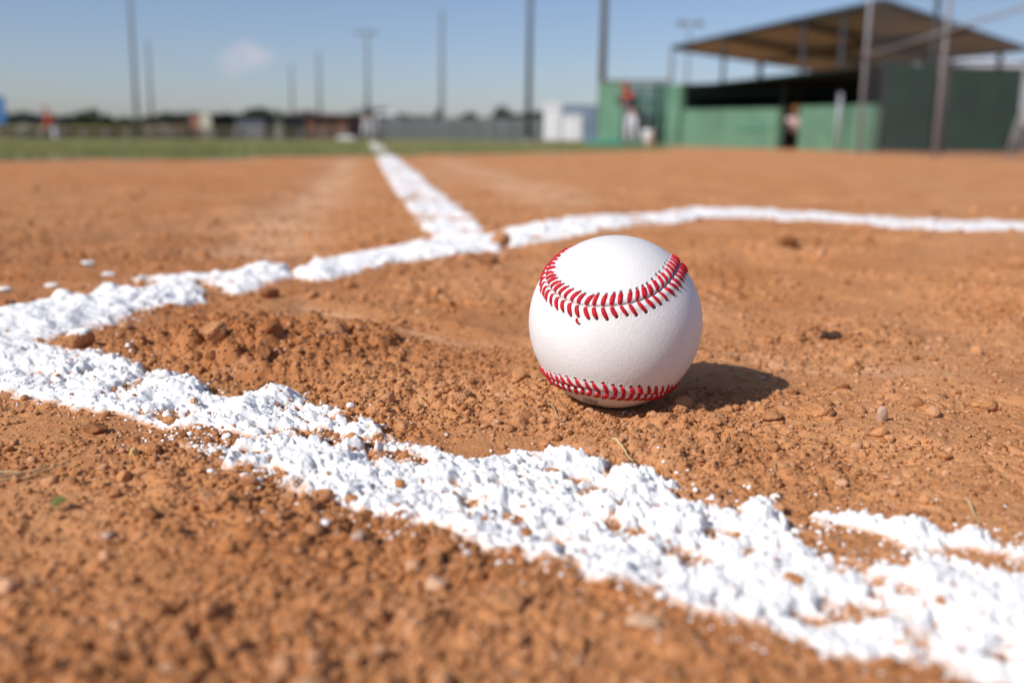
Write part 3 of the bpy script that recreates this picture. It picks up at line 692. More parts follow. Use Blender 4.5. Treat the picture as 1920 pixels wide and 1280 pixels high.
M_thread = mat('red_thread', (.50, .008, .022), .65, .35, 700., .0004, 1500., .3)
link('stitching', me, M_thread, ball)
def on_ball(px, py, lift=.00022):
    d = ray(px, py); o_ = np.array([0, 0, CAMH]) - BC; bb = d @ o_; cc = o_ @ o_ - BR * BR; t = -bb - math.sqrt(max(bb * bb - cc, 0))
    n = (o_ + d * t) / BR; return Vector(n * (BR + lift - .0003))
mb = MB(); mb.tube([on_ball(1081, 597, .0002), on_ball(1081, 601, .0006), on_ball(1083, 605, .0006), on_ball(1087, 606, .0004)], [.0004, .00045, .00045, .0003], 8)
mb.build('loose_thread', M_thread, ball, smooth=True)
# stamped writing near the bottom: CHINA over a row of digits
M_ink = mat('stamp_ink', (.05, .04, .04), .6, .2, 600.)
def stamp(txt, cpx, cpy, hpx, ang, widthpx):
    cu = bpy.data.curves.new('stamp', 'FONT'); cu.body = txt; cu.align_x = 'CENTER'; cu.resolution_u = 2; cu.offset = .018
    to = bpy.data.objects.new('stamp_tmp', cu); COL.objects.link(to); bpy.context.view_layer.update()
    me = bpy.data.meshes.new_from_object(to.evaluated_get(bpy.context.evaluated_depsgraph_get())); bpy.data.objects.remove(to)
    xs = [v.co.x for v in me.vertices]; wtot = max(xs) - min(xs); k = widthpx / wtot
    c, s = math.cos(ang), math.sin(ang)
    bm = bmesh.new(); bm.from_mesh(me); bmesh.ops.triangulate(bm, faces=bm.faces); bmesh.ops.subdivide_edges(bm, edges=[e for e in bm.edges if e.calc_length() > .25], cuts=2)
    for v in bm.verts:
        ux = v.co.x * k; uy = (v.co.y - .35) * hpx / .7
        p = on_ball(cpx + ux * c - uy * s * 0 + 0, cpy + ux * s - uy, .00042)
        v.co = p
    bm.to_mesh(me); bm.free(); me.name = 'stamped_text'
    return link('stamped_text', me, M_ink, ball)
stamp('CHINA', 1107, 751.0, 5.4, .22, 29)
stamp('007415', 1111, 758.2, 3.8, .22, 34)

# ------------------------------------------------------------------ background materials
M_galv = mat('galvanised_steel', (.30, .32, .35), .5, .12, 30., metal=.15)
M_wire = mat('weathered_wire', (.10, .11, .12), .6, .2, 30.)
M_poleg = mat('pale_grey_pole', (.15, .165, .17), .6, .1, 3.)
M_polef = mat('distant_grey_pole', (.17, .19, .20), .6, .1, 3.)
M_poled = mat('dark_grey_pole', (.08, .09, .10), .6, .1, 3.)
M_wood = mat('weathered_wood', (.085, .066, .045), .9, .3, 8.)
M_dark = mat('dark_steel', (.030, .034, .036), .5, .2, 10.)
M_lgreen = mat('pale_green_paint', (.115, .235, .155), .7, .16, 3., dirt=(.085, .17, .115), dscale=1.5)
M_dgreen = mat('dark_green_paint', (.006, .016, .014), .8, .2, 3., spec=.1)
M_screen = mat('windscreen_cloth', (.012, .028, .020), .95, .3, 2.5, spec=.08)
M_canvas = mat('canopy_cloth', (.43, .40, .32), .9, .12, .7, spec=.05)
M_white = mat('white_paint', (.75, .76, .78), .5, .05, 3.)
M_grey = mat('grey_panel', (.22, .23, .24), .7, .15, 2.)
M_brick = mat('red_brick', (.26, .12, .09), .9, .2, 6.)
M_cream = mat('cream_render', (.52, .50, .42), .8, .1, 2.)
M_shed = mat('dark_shed', (.05, .055, .06), .7, .2, 2.)
M_blue = mat('blue_board', (.16, .225, .31), .6, .15, 2.)
M_teal = mat('teal_tarp', (.05, .30, .22), .6, .15, 4.)
M_leaf = mat('foliage', (.045, .062, .025), .8, .4, 1.5)
M_leaf2 = mat('foliage_dark', (.035, .055, .03), .8, .4, 1.5)
M_bark = mat('bark', (.10, .075, .05), .9, .3, 5.)
M_yellow = mat('yellow_cap', (.50, .40, .14), .6, .1, 3.)
M_concrete = mat('concrete', (.35, .34, .32), .9, .15, 3.)
def gz(x, y): return float(ground_h(np.array([float(x)]), np.array([float(y)]))[0])

# light and power poles
def pole(ptop, ytop, pbase, Y, r, m, label, head=None, name='light_pole', cat='pole'):
    T_ = at(ptop, ytop, Y); B_ = at(pbase, 250, Y); g = gz(B_.x, Y)
    root = empty(name, (B_.x, Y, g), label=label, cat=cat, group='tall poles round the field')
    H = T_.z - g; dx = 0
    mb = MB(); mb.tube([(0, 0, 0), (dx * .5, 0, H * .5), (dx, 0, H)], [r * 1.15, r, r * .8], 14); mb.build('shaft', m, root, smooth=True)
    mb = MB(); mb.tube([(0, 0, 0), (0, 0, r * .8)], [r * 1.9, r * 1.6], 14); mb.build('base_collar', M_concrete, root, smooth=True)
    if head:
        w, rows = head
        for q in range(rows):
            mb = MB(); z = H - .25 - q * .8; mb.box(-w, -.06, z - .06, w, .06, z + .06); mb.build('crossarm', m, root)
            n = 4 if rows > 1 else 2
            for k in range(n):
                xx = -w + 2 * w * k / (n - 1); mb = MB(); mb.tube([(xx, -.05, z + .05), (xx, -.35, z - .05)], [.12, .24], 12); mb.build('lamp_head', m, root, smooth=True)
    return root
pole(243, -90, 258, 60, .10, M_poleg, 'thick pale grey pole at the left running out of the top of the picture', (1.2, 2))
pole(281, 75, 286, 110, .16, M_polef, 'shorter pale pole just right of the thick left one')
pole(549, 122, 549, 150, .20, M_polef, 'faint short pole left of the pair near the brick building')
pole(598, 97, 600, 130, .20, M_polef, 'faint pole right of the shortest one over the brick building')
pole(690, 58, 690, 120, .20, M_polef, 'distant pole with lamps on top behind the far player', (1.0, 1))
pole(836, 20, 828, 95, .16, M_poleg, 'grey pole standing alone left of centre over a dark bush')
pole(1006, -110, 990, 50, .13, M_poled, 'dark grey pole right of centre running out of the top', (1.2, 2))
pole(1124, -110, 1126, 40, .135, M_wood, 'brown wooden pole beside the pale green wall', name='utility_pole')
pole(1283, 38, 1283, 75, .10, M_polef, 'thin pale light pole left of the canopy', (.7, 1))
pole(1253, 90, 1253, 32, .07, M_polef, 'thin low post by the left tip of the canopy', name='net_post', cat='post')
pole(-14, 88, -14, 70, .2, M_poleg, 'pole at the left edge with only its lamp in the picture', (.6, 1))
# small lamp on the dark pole
def lamp_disc(px, py, Y, r):
    o = at(px, py, Y); mb = MB(); mb.tube([(o.x, Y, o.z), (o.x, Y + .15, o.z)], [r, r * .7], 16); return mb
# ------------------------------------------------------------------ canopy: one flat rectangle of cloth on posts
CZ = 3.0
def on_z(px, py, z): 
    d = ray(px, py); t = (z - CAMH) / d[2]; return Vector((float(d[0] * t), float(d[1] * t), z))
cn = on_z(1655, 3, CZ); cl = on_z(1262, 90, CZ); cr = on_z(1925, 92, CZ); cf = cl + cr - cn
can = empty('shade_canopy', ((cn.x + cf.x) / 2, (cn.y + cf.y) / 2, 0), label='wide brown shade canopy on dark posts over the dugout at the right', cat='canopy')
off = Vector(((cn.x + cf.x) / 2, (cn.y + cf.y) / 2, 0))
NX = 16; vs = []; fs = []
for lay in (0, 1):
    for i in range(NX + 1):
        for j in range(NX + 1):
            u, v = i / NX, j / NX; p = cn + (cl - cn) * u + (cr - cn) * v - off
            sag = -.10 * math.sin(PI * ((u * 3) % 1)) * math.sin(PI * v) + .25 * math.sin(PI * v) * math.sin(PI * u)
            vs.append((p.x, p.y, p.z + sag + lay * .02))
n1 = (NX + 1) ** 2
for i in range(NX):
    for j in range(NX):
        a_ = i * (NX + 1) + j; q = (a_, a_ + 1, a_ + NX + 2, a_ + NX + 1); fs.append(q); fs.append(tuple(k + n1 for k in q[::-1]))
mb = MB(); mb.add(vs, fs); cloth = mb.build('cloth', M_canvas, can, smooth=True)
nt = M_canvas.node_tree; pb = nt.nodes['Principled BSDF']; tr = nt.nodes.new('ShaderNodeBsdfTranslucent'); mxs = nt.nodes.new('ShaderNodeMixShader'); mxs.inputs[0].default_value = .30
nt.links.new(pb.inputs['Base Color'].links[0].from_socket, tr.inputs['Color']); nt.links.new(pb.outputs[0], mxs.inputs[1]); nt.links.new(tr.outputs[0], mxs.inputs[2]); nt.links.new(mxs.outputs[0], nt.nodes['Material Output'].inputs['Surface'])
for (a_, b2) in ((cn, cl), (cl, cf), (cf, cr), (cr, cn)):
    mb = MB(); mb.tube([a_ - off, b2 - off], .07, 8); mb.build('edge_beam', M_dark, can, smooth=True)
for u in (1 / 3, 2 / 3):
    A_ = cn + (cl - cn) * u - off; B_ = cr + (cf - cr) * u - off; mb = MB(); mb.tube([A_, B_], .09, 8); mb.build('rafter', M_dark, can, smooth=True)
A_ = (cn + cr) / 2 - off; B_ = (cl + cf) / 2 - off; mb = MB(); mb.tube([A_, B_], .09, 8); mb.build('rafter', M_dark, can, smooth=True)
def post_at(p, r=.07, m=M_dark):
    mb = MB(); mb.tube([(p.x - off.x, p.y - off.y, 0), (p.x - off.x, p.y - off.y, CZ)], r, 10); mb.build('post', m, can, smooth=True)
for px in (1360, 1508, 1582):      # posts under the near left edge
    d = ray(px, 60); k = d[0] / d[1]; e = cl - cn; t = (k * cn.y - cn.x) / (e.x - k * e.y); post_at(cn + e * t, .055)
post_at(cf, .16); post_at((cf + cl) / 2, .10); post_at((cf + cr) / 2, .10); post_at(cr + (cf - cr) * .1, .08)
# ------------------------------------------------------------------ dugout
dg = empty('dugout', (8, 20, 0), label='green dugout with low pale walls and a dark covered bench area under the canopy', cat='dugout')
def D(px, Y): p = at(px, 260, Y); return Vector((p.x - 8, Y - 20))
def zt(px, py, Y): return at(px, py, Y).z
MB().slab(D(1283, 24), D(1460, 20), -.1, zt(1283, 206, 24), .15, z1b=zt(1460, 203, 20)).build('front_wall', M_lgreen, dg)
MB().slab(D(1503, 19), D(1640, 16.3), -.1, zt(1503, 200, 19), .15, z1b=zt(1640, 196, 16.3)).build('front_wall', M_lgreen, dg)
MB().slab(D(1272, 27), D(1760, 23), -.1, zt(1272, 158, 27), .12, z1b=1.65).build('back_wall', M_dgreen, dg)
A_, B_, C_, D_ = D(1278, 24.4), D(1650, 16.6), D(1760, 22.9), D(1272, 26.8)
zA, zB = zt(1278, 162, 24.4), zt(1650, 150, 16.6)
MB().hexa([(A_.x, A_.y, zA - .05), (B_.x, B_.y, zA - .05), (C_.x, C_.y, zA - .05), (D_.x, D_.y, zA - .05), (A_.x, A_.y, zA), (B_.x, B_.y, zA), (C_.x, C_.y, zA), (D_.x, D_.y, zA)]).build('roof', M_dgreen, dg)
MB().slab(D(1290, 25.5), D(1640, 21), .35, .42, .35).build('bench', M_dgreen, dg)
MB().slab(D(1463, 20.9), D(1466, 21.1), -.1, zA, .05).build('door_post', M_dark, dg)
MB().slab(D(1252, 25), D(1276, 24.4), -.1, zt(1262, 160, 25), .15).build('end_wall', M_lgreen, dg)
# sign of lettering worn on the green wall: a darker painted stripe
MB().slab(D(1382, 21.6), D(1440, 20.35), zt(1400, 244, 21.3), zt(1400, 236, 21.3), .04).build('scuffed_stripe', mat('green_scuff', (.09, .24, .16)), dg).location = (-.06, -.09, 0)
# store next to it
st = empty('equipment_cage', (5, 27, 0), label='equipment cage with a pale green end panel and dark mesh sides left of the dugout', cat='cage')
def S(px, Y): p = at(px, 260, Y); return Vector((p.x - 5, Y - 27))
MB().slab(S(1122, 28), S(1166, 27.6), -.1, zt(1140, 152, 28), .1).build('end_panel', M_lgreen, st)
MB().slab(S(1166, 28.6), S(1250, 28.2), -.1, zt(1200, 158, 28.4), .08).build('side_panel', mat('sage_mesh_panel', (.055, .13, .105), .8, .3, 4.), st)
for px in (1170, 1190, 1211, 1232):
    p = S(px, 27.5); MB().tube([(p.x, p.y, 0), (p.x, p.y, zt(px, 150, 27.5))], .03, 8).build('post', M_galv if px != 1232 else M_dark, st, smooth=True)
MB().slab(S(1122, 27.3), S(1250, 26.8), zt(1180, 155, 27), zt(1180, 150, 27), .06).build('top_rail', mat('brown_rail', (.12, .09, .08)), st)
# windscreen fence at the right
ws = empty('windscreen_fence', (6, 15, 0), label='dark green windscreen fence standing behind the tall chain link fence at the right', cat='fence')
def Wp(px, Y): p = at(px, 260, Y); return Vector((p.x - 6, Y - 15))
MB().slab(Wp(1655, 15.6), Wp(1744, 14.9), .03, zt(1655, 122, 15.6), .02, z1b=zt(1744, 122, 14.9)).build('cloth_panel', M_screen, ws)
MB().slab(Wp(1772, 14.6), Wp(1905, 13.8), .03, zt(1772, 128, 14.6), .02, z1b=zt(1905, 130, 13.8)).build('cloth_panel', M_screen, ws)
for px, Y_ in ((1650, 15.7), (1735, 15.05), (1768, 14.7), (1908, 13.75)):
    p = Wp(px, Y_); MB().tube([(p.x, p.y, 0), (p.x, p.y, zt(px, 112, Y_))], .022, 10).build('post', M_galv if px == 1908 else M_dark, ws, smooth=True)
p = Wp(1650, 15.7); q = Wp(1990, 13.2); MB().tube([(p.x, p.y, zt(1650, 118, 15.7)), (q.x, q.y, zt(1990, 118, 13.2))], .018, 8).build('top_rail', M_dark, ws, smooth=True)
# tall chain link fence
FX = 4.02
cf_ = empty('chain_link_fence', (3.78, 9.1, 0), -.078, label='tall galvanised chain link fence with round posts at the right edge', cat='fence')
HF = 3.0; y0f, y1f = 5.6, 11.75
for Yp in (6.4, 9.1, 11.75):
    MB().tube([(0, Yp - 9.1, -.05), (0, Yp - 9.1, HF)], .021, 14).build('post', M_galv, cf_, smooth=True)
MB().tube([(-.03, y0f - 9.1, 1.09), (-.03, y1f - 9.1, 1.09)], .012, 10).build('middle_rail', M_galv, cf_, smooth=True)
MB().tube([(-.03, y0f - 9.1, HF), (-.03, y1f - 9.1, HF)], .021, 10).build('top_rail', M_galv, cf_, smooth=True)
mb = MB(); pitch = .071; L_ = y1f - y0f; k = -HF
while k < L_:
    for sgn in (1, -1):
        a0 = max(0, k); a1 = min(L_, k + HF)
        if a1 - a0 > .01:
            z0 = a0 - k; z1 = a1 - k
            if sgn < 0: z0, z1 = HF - z0, HF - z1
            mb.tube([(sgn * .002, y0f + a0 - 9.1, z0), (sgn * .002, y0f + a1 - 9.1, z1)], .0012, 3, cap=False)
    k += pitch
mb.build('wire_mesh', M_wire, cf_)
# short post and leaning brace
p = at(1568, 285, 17); MB().tube([(0, 0, 0), (0, 0, at(1568, 175, 17).z)], .035, 12).build('bollard', M_galv, smooth=True, label='short grey steel post in front of the right dugout wall', cat='post').location = (p.x, 17, 0)
br = at(1905, 270, 12.8); MB().tube([(0, 0, 0), (.24, 0, 1.05)], .024, 12).build('leaning_pipe', M_galv, smooth=True, label='leaning pale steel pipe at the far right edge', cat='pipe').location = (br.x - .1, 12.8, 0)
# dark net posts between the dugout and the fence
for px, ytop, Y_, lab in ((1735, -40, 20, 'dark net post rising above the dark green windscreen'),):
    p = at(px, 255, Y_); MB().tube([(0, 0, 0), (0, 0, 3.3)], .05, 12).build('net_post', M_dark, smooth=True, label=lab, cat='post').location = (p.x, Y_, 0)
# pale roofs and tents behind the dugout
def gable(name, px0, px1, ytop, ybot, Y, m_roof, m_wall, label, cat='building', depth=6., eave=None):
    a_ = at(px0, ytop, Y); b_ = at(px1, ytop, Y); zb = at((px0 + px1) / 2, ybot, Y).z; zt_ = at((px0 + px1) / 2, ytop, Y).z; w2 = (b_.x - a_.x) / 2; cx = (a_.x + b_.x) / 2
    root = empty(name, (cx, Y, gz(cx, Y)), label=label, cat=cat)
    MB().box(-w2 * .93, .3, -.1, w2 * .93, depth - .3, zb + .02).build('wall', m_wall, root)
    mb = MB(); mb.add([(-w2, 0, zb), (w2, 0, zb), (w2, depth, zb), (-w2, depth, zb), (-w2 * .9, depth / 2, zt_), (w2 * .9, depth / 2, zt_)], [(0, 1, 5, 4), (2, 3, 4, 5), (1, 2, 5), (3, 0, 4), (3, 2, 1, 0)]); mb.build('roof', m_roof, root)
    MB().box(-w2 * .2, .24, 0, w2 * .05, .3, min(2., zb * .8)).build('door', M_grey, root)
    return root
gable('small_building', 1560, 1660, 128, 150, 42, M_white, M_white, 'white roofed shelter seen under the canopy behind the dugout')
gable('small_building', 1775, 1990, 96, 126, 34, M_white, M_cream, 'white roofed building behind the windscreen fence at the far right')
# blue board, white bins, tarp
bl = at(1052, 197, 46); b2 = at(1124, 197, 46); MB().box(0, 0, .1, b2.x - bl.x, .12, bl.z).build('blue_board', M_blue, label='dull blue board behind the white bins', cat='board').location = (bl.x, 46, 0)
def bin_(px0, px1, y0, y1, Y, label):
    a_ = at(px0, y0, Y); b_ = at(px1, y1, Y); w2 = (b_.x - a_.x) / 2; z0 = gz(a_.x, Y)
    root = empty('plastic_bin', ((a_.x + b_.x) / 2, Y, z0), label=label, cat='bin', group='white bins by the pale green wall')
    H = a_.z - z0
    MB().box(-w2, -w2, .08, w2, w2, H * .88).build('body', M_white, root, bevel=.06); MB().box(-w2 * 1.05, -w2 * 1.08, H * .88 + .003, w2 * 1.05, w2 * 1.05, H).build('lid', M_white, root, bevel=.04)
    for s in (-1, 1): MB().tube([(s * w2 * .7 - .04, w2 * .8, .1), (s * w2 * .7 + .04, w2 * .8, .1)], .1, 12).build('wheel', M_dark, root, smooth=True)
bin_(1021, 1052, 196, 250, 37, 'taller white bin further back left of the other one')
bin_(1057, 1091, 215, 268, 31, 'shorter white bin nearer the field beside the blue board')
p = at(1092, 262, 28.2); q = at(1232, 262, 26.5); mb = MB()
for i in range(7):
    x0 = i * (q.x - p.x) / 7; mb.box(x0 + .002 * i, -.25 - .02 * (i % 2), -.02, x0 + (q.x - p.x) / 7 * .97, .25, .10 + .025 * (i % 3))
mb.build('folded_tarp', M_teal, label='low strip of teal tarp lying along the foot of the green cage', cat='tarp', bevel=.02).location = (p.x, 26.9, gz(p.x, 27))
p = at(1216, 262, 26.2); mb = MB(); mb.tube([(0, 0, 0), (0, 0, .38), (0, 0, .40)], [.13, .17, .165], 18); o = mb.build('bucket', M_white, smooth=True, label='white bucket on the ground right of the standing player', cat='bucket'); o.location = (p.x, 26.2, .01)
# left edge blue sign
sg = at(-30, 180, 60); s2 = at(11, 232, 60); root = empty('field_sign', ((sg.x + s2.x) / 2, 60, gz(sg.x, 60)), label='blue sign board at the left edge', cat='sign')
w2 = (s2.x - sg.x) / 2; z0 = gz(sg.x, 60); MB().box(-w2, 0, s2.z - z0, w2, .08, sg.z - z0).build('board', mat('bright_blue', (.05, .16, .36)), root)
for s in (-.8, .8): MB().tube([(s * w2, .12, 0), (s * w2, .12, sg.z - z0)], .05, 8).build('post', M_galv, root, smooth=True)

# ------------------------------------------------------------------ far side of the field
def fence(pa, pb, Ya, Yb, ztop_a, ztop_b, cap_m, fill_m, label, name='outfield_fence', n=14, slats=True):
    A_ = at(pa, ztop_a, Ya); B_ = at(pb, ztop_b, Yb); root = empty(name, (A_.x, Ya, 0), label=label, cat='fence'); v = B_ - A_
    for i in range(n + 1):
        t = i / n; x, y = v.x * t, v.y * t; g = gz(A_.x + x, Ya + y); MB().tube([(x, y, g - .1), (x, y, A_.z + v.z * t)], .04, 8).build('post', M_galv, root, smooth=True)
    mb = MB(); mb.tube([(0, 0, A_.z), (v.x, v.y, B_.z)], .035, 8); mb.build('top_cap', cap_m, root, smooth=True)
    mb = MB(); m_ = int(v.length / .14)
    for i in range(m_):
        t = (i + .5) / m_; x, y = v.x * t, v.y * t; g = gz(A_.x + x, Ya + y) if i % 20 == 0 else g
        mb.box(x - .052, y - .02, g, x + .052, y - .008, A_.z + v.z * t - .06)
    mb.build('slats', fill_m, root)
    return root
fence(-250, 645, 62, 62, 238.5, 242, M_yellow, mat('fence_brown_slats', (.045, .038, .032)), 'low brown outfield fence with a yellow cap along the left', n=22)
fence(705, 1012, 85, 60, 224, 226, M_galv, mat('fence_grey_slats', (.14, .155, .155)), 'grey fence of thin slats between the far player and the dark pole', n=12)
# buildings far left
def block(name, label, parts, Y, cat='building'):
    x0 = min(p[1] for p in parts); x1 = max(p[2] for p in parts); c = at((x0 + x1) / 2, 250, Y); g = gz(c.x, Y)
    root = empty(name, (c.x, Y, g), label=label, cat=cat)
    for nm, a0, a1, yt, yb, m, dy, dep in parts:
        A_ = at(a0, yt, Y); B_ = at(a1, yb, Y); zb = (B_.z - g) if yb < 255 else -.1
        MB().box(A_.x - c.x, dy, zb, B_.x - c.x, dy + dep, A_.z - g).build(nm, m, root)
    return root
block('storage_building', 'dark flat roofed storage building with white doors and a cream pillar on the left', [
    ('side_wall', 356, 379, 216, 258, M_brick, 0, 6), ('pillar', 379, 400, 213, 262, M_cream, -.4, 5.6), ('wall', 401, 532, 219, 258, M_shed, .2, 7), ('roof', 396, 538, 213, 218, M_dark, -.6, 8.5),
    ('door', 442, 498, 222, 262, mat('white_door', (.42, .44, .50), .5), -.02, .2), ('door', 514, 530, 222, 262, M_cream, -.02, .2)], 64)
block('brick_building', 'long low red brick building right of the dark storage building', [
    ('wall', 548, 650, 219, 256, M_brick, 0, 8), ('roof', 542, 656, 213, 218.5, mat('brown_roof', (.13, .08, .07)), -.5, 9), ('door', 556, 566, 228, 262, M_grey, -.06, .05), ('window', 590, 604, 226, 238, M_dark, -.06, .05), ('window', 615, 629, 226, 238, M_dark, -.06, .05)], 78)
block('brown_shed', 'long dark brown shed behind the yellow capped fence left of the pillar', [('wall', 268, 352, 226, 258, mat('brown_board', (.14, .10, .085)), 0, 6), ('roof', 262, 358, 221, 225.6, M_dark, -.4, 7), ('door', 300, 314, 232, 258, M_grey, -.05, .04)], 80)
block('dark_shed', 'dark shed behind the fence near the left person', [('wall', 20, 82, 222, 258, M_shed, 0, 5), ('roof', 14, 88, 217, 221.7, M_dark, -.4, 6), ('door', 40, 52, 232, 258, M_grey, -.05, .04)], 80)
# van
def van(px0, px1, yt, yb, Y, m, label):
    a_ = at(px0, yt, Y); b_ = at(px1, yb, Y); Lw = b_.x - a_.x; g = gz(a_.x, Y); H = a_.z - g
    root = empty('parked_van', (a_.x, Y, g), label=label, cat='van')
    mb = MB(); prof = [(0, .35), (Lw, .35), (Lw, H * .55), (Lw * .86, H * .62), (Lw * .76, H), (Lw * .02, H), (0, H * .9)]
    n = len(prof); mb.add([(x, 0, z) for x, z in prof] + [(x, 2, z) for x, z in prof], [tuple(range(n)), tuple(range(n, 2 * n))[::-1]] + [(i, i + n, (i + 1) % n + n, (i + 1) % n) for i in range(n)]); mb.build('body', m, root, bevel=.06)
    MB().box(Lw * .60, -.012, H * .62, Lw * .76, .01, H * .9).build('window', M_dark, root); MB().box(Lw * .08, -.012, H * .62, Lw * .56, .01, H * .9).build('window', M_dark, root)
    for xx in (Lw * .18, Lw * .80):
        MB().tube([(xx, -.05, .34), (xx, .2, .34)], .34, 18).build('wheel', M_dark, root, smooth=True)
van(702, 752, 211, 258, 98, M_white, 'white van parked beyond the far player')
# base and player gear
p = at(650, 258, 45); base_ = empty('base_bag', (p.x, 45, gz(p.x, 45)), label='white square base lying on the grass left of the far player', cat='base')
MB().box(-.38, -.3, 0, .38, .3, .14).build('pad', M_white, base_, bevel=.04)

# trees
def tree(px, ytop, Y, wpx, label, m, seed, name='leafy_tree', ybot=None):
    T_ = at(px, ytop, Y); g = gz(T_.x, Y); H = T_.z - g; Wd = pxm(wpx, Y) / 2; rs = np.random.default_rng(seed)
    root = empty(name, (T_.x, Y, g), label=label, cat='tree', group='trees and bushes behind the field')
    mb = MB(); mb.tube([(0, 0, -.1), (.05, 0, H * .3), (-.05, .05, H * .6)], [H * .035, H * .028, H * .012], 8)
    for k in range(6):
        a_ = k * 1.05 + seed; mb.tube([(0, 0, H * (.18 + .05 * k)), (math.cos(a_) * Wd * .35, math.sin(a_) * Wd * .35, H * (.4 + .05 * k)), (math.cos(a_) * Wd * .65, math.sin(a_) * Wd * .65, H * (.5 + .06 * k))], [H * .015, H * .009, H * .004], 6)
    mb.build('trunk', M_bark, root, smooth=True)
    nc = 22; cen = np.stack([rs.uniform(-.72, .72, nc) * Wd, rs.uniform(-.6, .6, nc) * Wd, H * (.30 + .52 * rs.uniform(0, 1, nc))], -1)
    cen[:, 2] -= H * .22 * (np.abs(cen[:, 0]) / Wd) ** 2 * 2
    cen[0] = (0, 0, H * .82)
    n = 2600; ci = rs.integers(0, nc, n); rad_ = Wd * rs.uniform(.22, .42, nc)
    dv = rs.normal(size=(n, 3)); dv /= np.linalg.norm(dv, axis=1)[:, None]; P = cen[ci] + dv * (rad_[ci] * rs.uniform(.5, 1., n) ** .5)[:, None] * np.array([1, 1, .75])
    P[:, 2] = np.clip(P[:, 2], .1, H * 1.02)
    s = Wd * .085 * rs.uniform(.6, 1.3, n); a_ = rs.normal(size=(n, 3)); a_ /= np.linalg.norm(a_, axis=1)[:, None]; b_ = np.cross(a_, rs.normal(size=(n, 3))); b_ /= np.linalg.norm(b_, axis=1)[:, None]
    V = np.stack([P - a_ * s[:, None], P + b_ * s[:, None] * .5, P + a_ * s[:, None], P - b_ * s[:, None] * .5], 1).reshape(-1, 3)
    link('crown', np_mesh('crown', V, np.arange(4 * n).reshape(-1, 4), False), m, root)
TREES = [(45, 208, 120, 70, 'dark round tree at the far left behind the dark shed'), (175, 203, 115, 84, 'broad green tree between the left person and the thick pole'), (128, 212, 130, 50, 'low dark tree just right of the left person'),
         (232, 217, 125, 46, 'small tree left of the thick pale pole'), (305, 207, 120, 56, 'dark tree right of the thick pale pole'), (492, 203, 125, 110, 'dark spreading tree behind the storage building'), (425, 208, 130, 60, 'tree top behind the cream pillar'),
         (665, 200, 120, 44, 'tree immediately left of the far player'), (715, 196, 125, 50, 'tree immediately right of the far player'), (765, 215, 130, 40, 'low bush beyond the white van'), (823, 199, 92, 42, 'dark round bush at the foot of the lone grey pole'),
         (880, 209, 120, 56, 'grey green low tree left of the tallest bush'), (942, 194, 115, 60, 'tallest bushy tree beside the dark grey pole'), (1020, 206, 120, 44, 'low tree right of the dark grey pole'), (590, 211, 140, 60, 'low tree behind the brick building'), (1440, 150, 60, 160, 'dark tree beyond the canopy'), (1600, 140, 60, 120, 'tree behind the white roofed shelter')]
for i, (px, yt, Y_, wp, lab) in enumerate(TREES): tree(px, yt, Y_, wp, lab, M_leaf if i % 2 else M_leaf2, 50 + i)
# far wood as one mass
rs = np.random.default_rng(5); n = 42000; Xf = rs.uniform(-190, 230, n); hgt = 5.7 + np.clip(Xf, -120, 60) * .014 + 2.6 * fbm(Xf, Xf * 0 + 3, 26., 4, 900) + 0.6 * fbm(Xf, Xf * 0, 5., 3, 901)
P = np.stack([Xf, 235 + rs.uniform(-5, 5, n), hgt * rs.uniform(0, 1, n) ** .6 - .3], -1); a_ = rs.normal(size=(n, 3)); a_ /= np.linalg.norm(a_, axis=1)[:, None]; b_ = np.cross(a_, rs.normal(size=(n, 3))); b_ /= np.linalg.norm(b_, axis=1)[:, None]
V = np.stack([P - a_ * .5, P + b_ * .35, P + a_ * .5, P - b_ * .35], 1).reshape(-1, 3)
link('distant_wood', np_mesh('distant_wood', V, np.arange(4 * n).reshape(-1, 4), False), mat('far_foliage', (.045, .062, .042), .9, .3, .2), label='distant low line of woodland along the horizon', cat='woodland', kind='stuff')

# grass blades over the grass sheet near the dirt edge
n = 110000; r = np.exp(RNG.uniform(math.log(3.4), math.log(24), n)); a_ = RNG.uniform(-.62, .30, n); x = r * np.sin(a_); y = r * np.cos(a_)
sdg = poly_sd(x, y, GRASS_POLY) + fbm(x, y, .6, 4, 500) * .22
keep = (sdg > 0) & (RNG.uniform(0, 1, n) < .25 + .9 * ss(-.3, .3, fbm(x, y, .5, 3, 520)) * (.5 + .5 * np.exp(-sdg / 1.5)))
x, y, r, sdg = x[keep], y[keep], r[keep], sdg[keep]; n = len(x); g = ground_h(x, y); hh = RNG.uniform(.012, .032, n) * (1 + .4 * fbm(x, y, .4, 2, 530)); th = RNG.uniform(0, 2 * PI, n); wv = .0022 * (r / 4) ** .5
lx = RNG.normal(0, .4, n) * hh; ly = RNG.normal(0, .4, n) * hh
V = np.stack([np.stack([x - np.cos(th) * wv, y - np.sin(th) * wv, g], -1), np.stack([x + np.cos(th) * wv, y + np.sin(th) * wv, g], -1), np.stack([x + lx, y + ly, g + hh + .006], -1)], 1).reshape(-1, 3)
mbl = mat('grass_blade', (.16, .20, .055), .7, .35, 2.5, dirt=(.42, .34, .15), dscale=1.6)
link('grass_blades', np_mesh('grass_blades', V, np.arange(3 * n).reshape(-1, 3), False), mbl, label='short green and straw coloured grass growing past the dirt edge', cat='grass', kind='stuff')

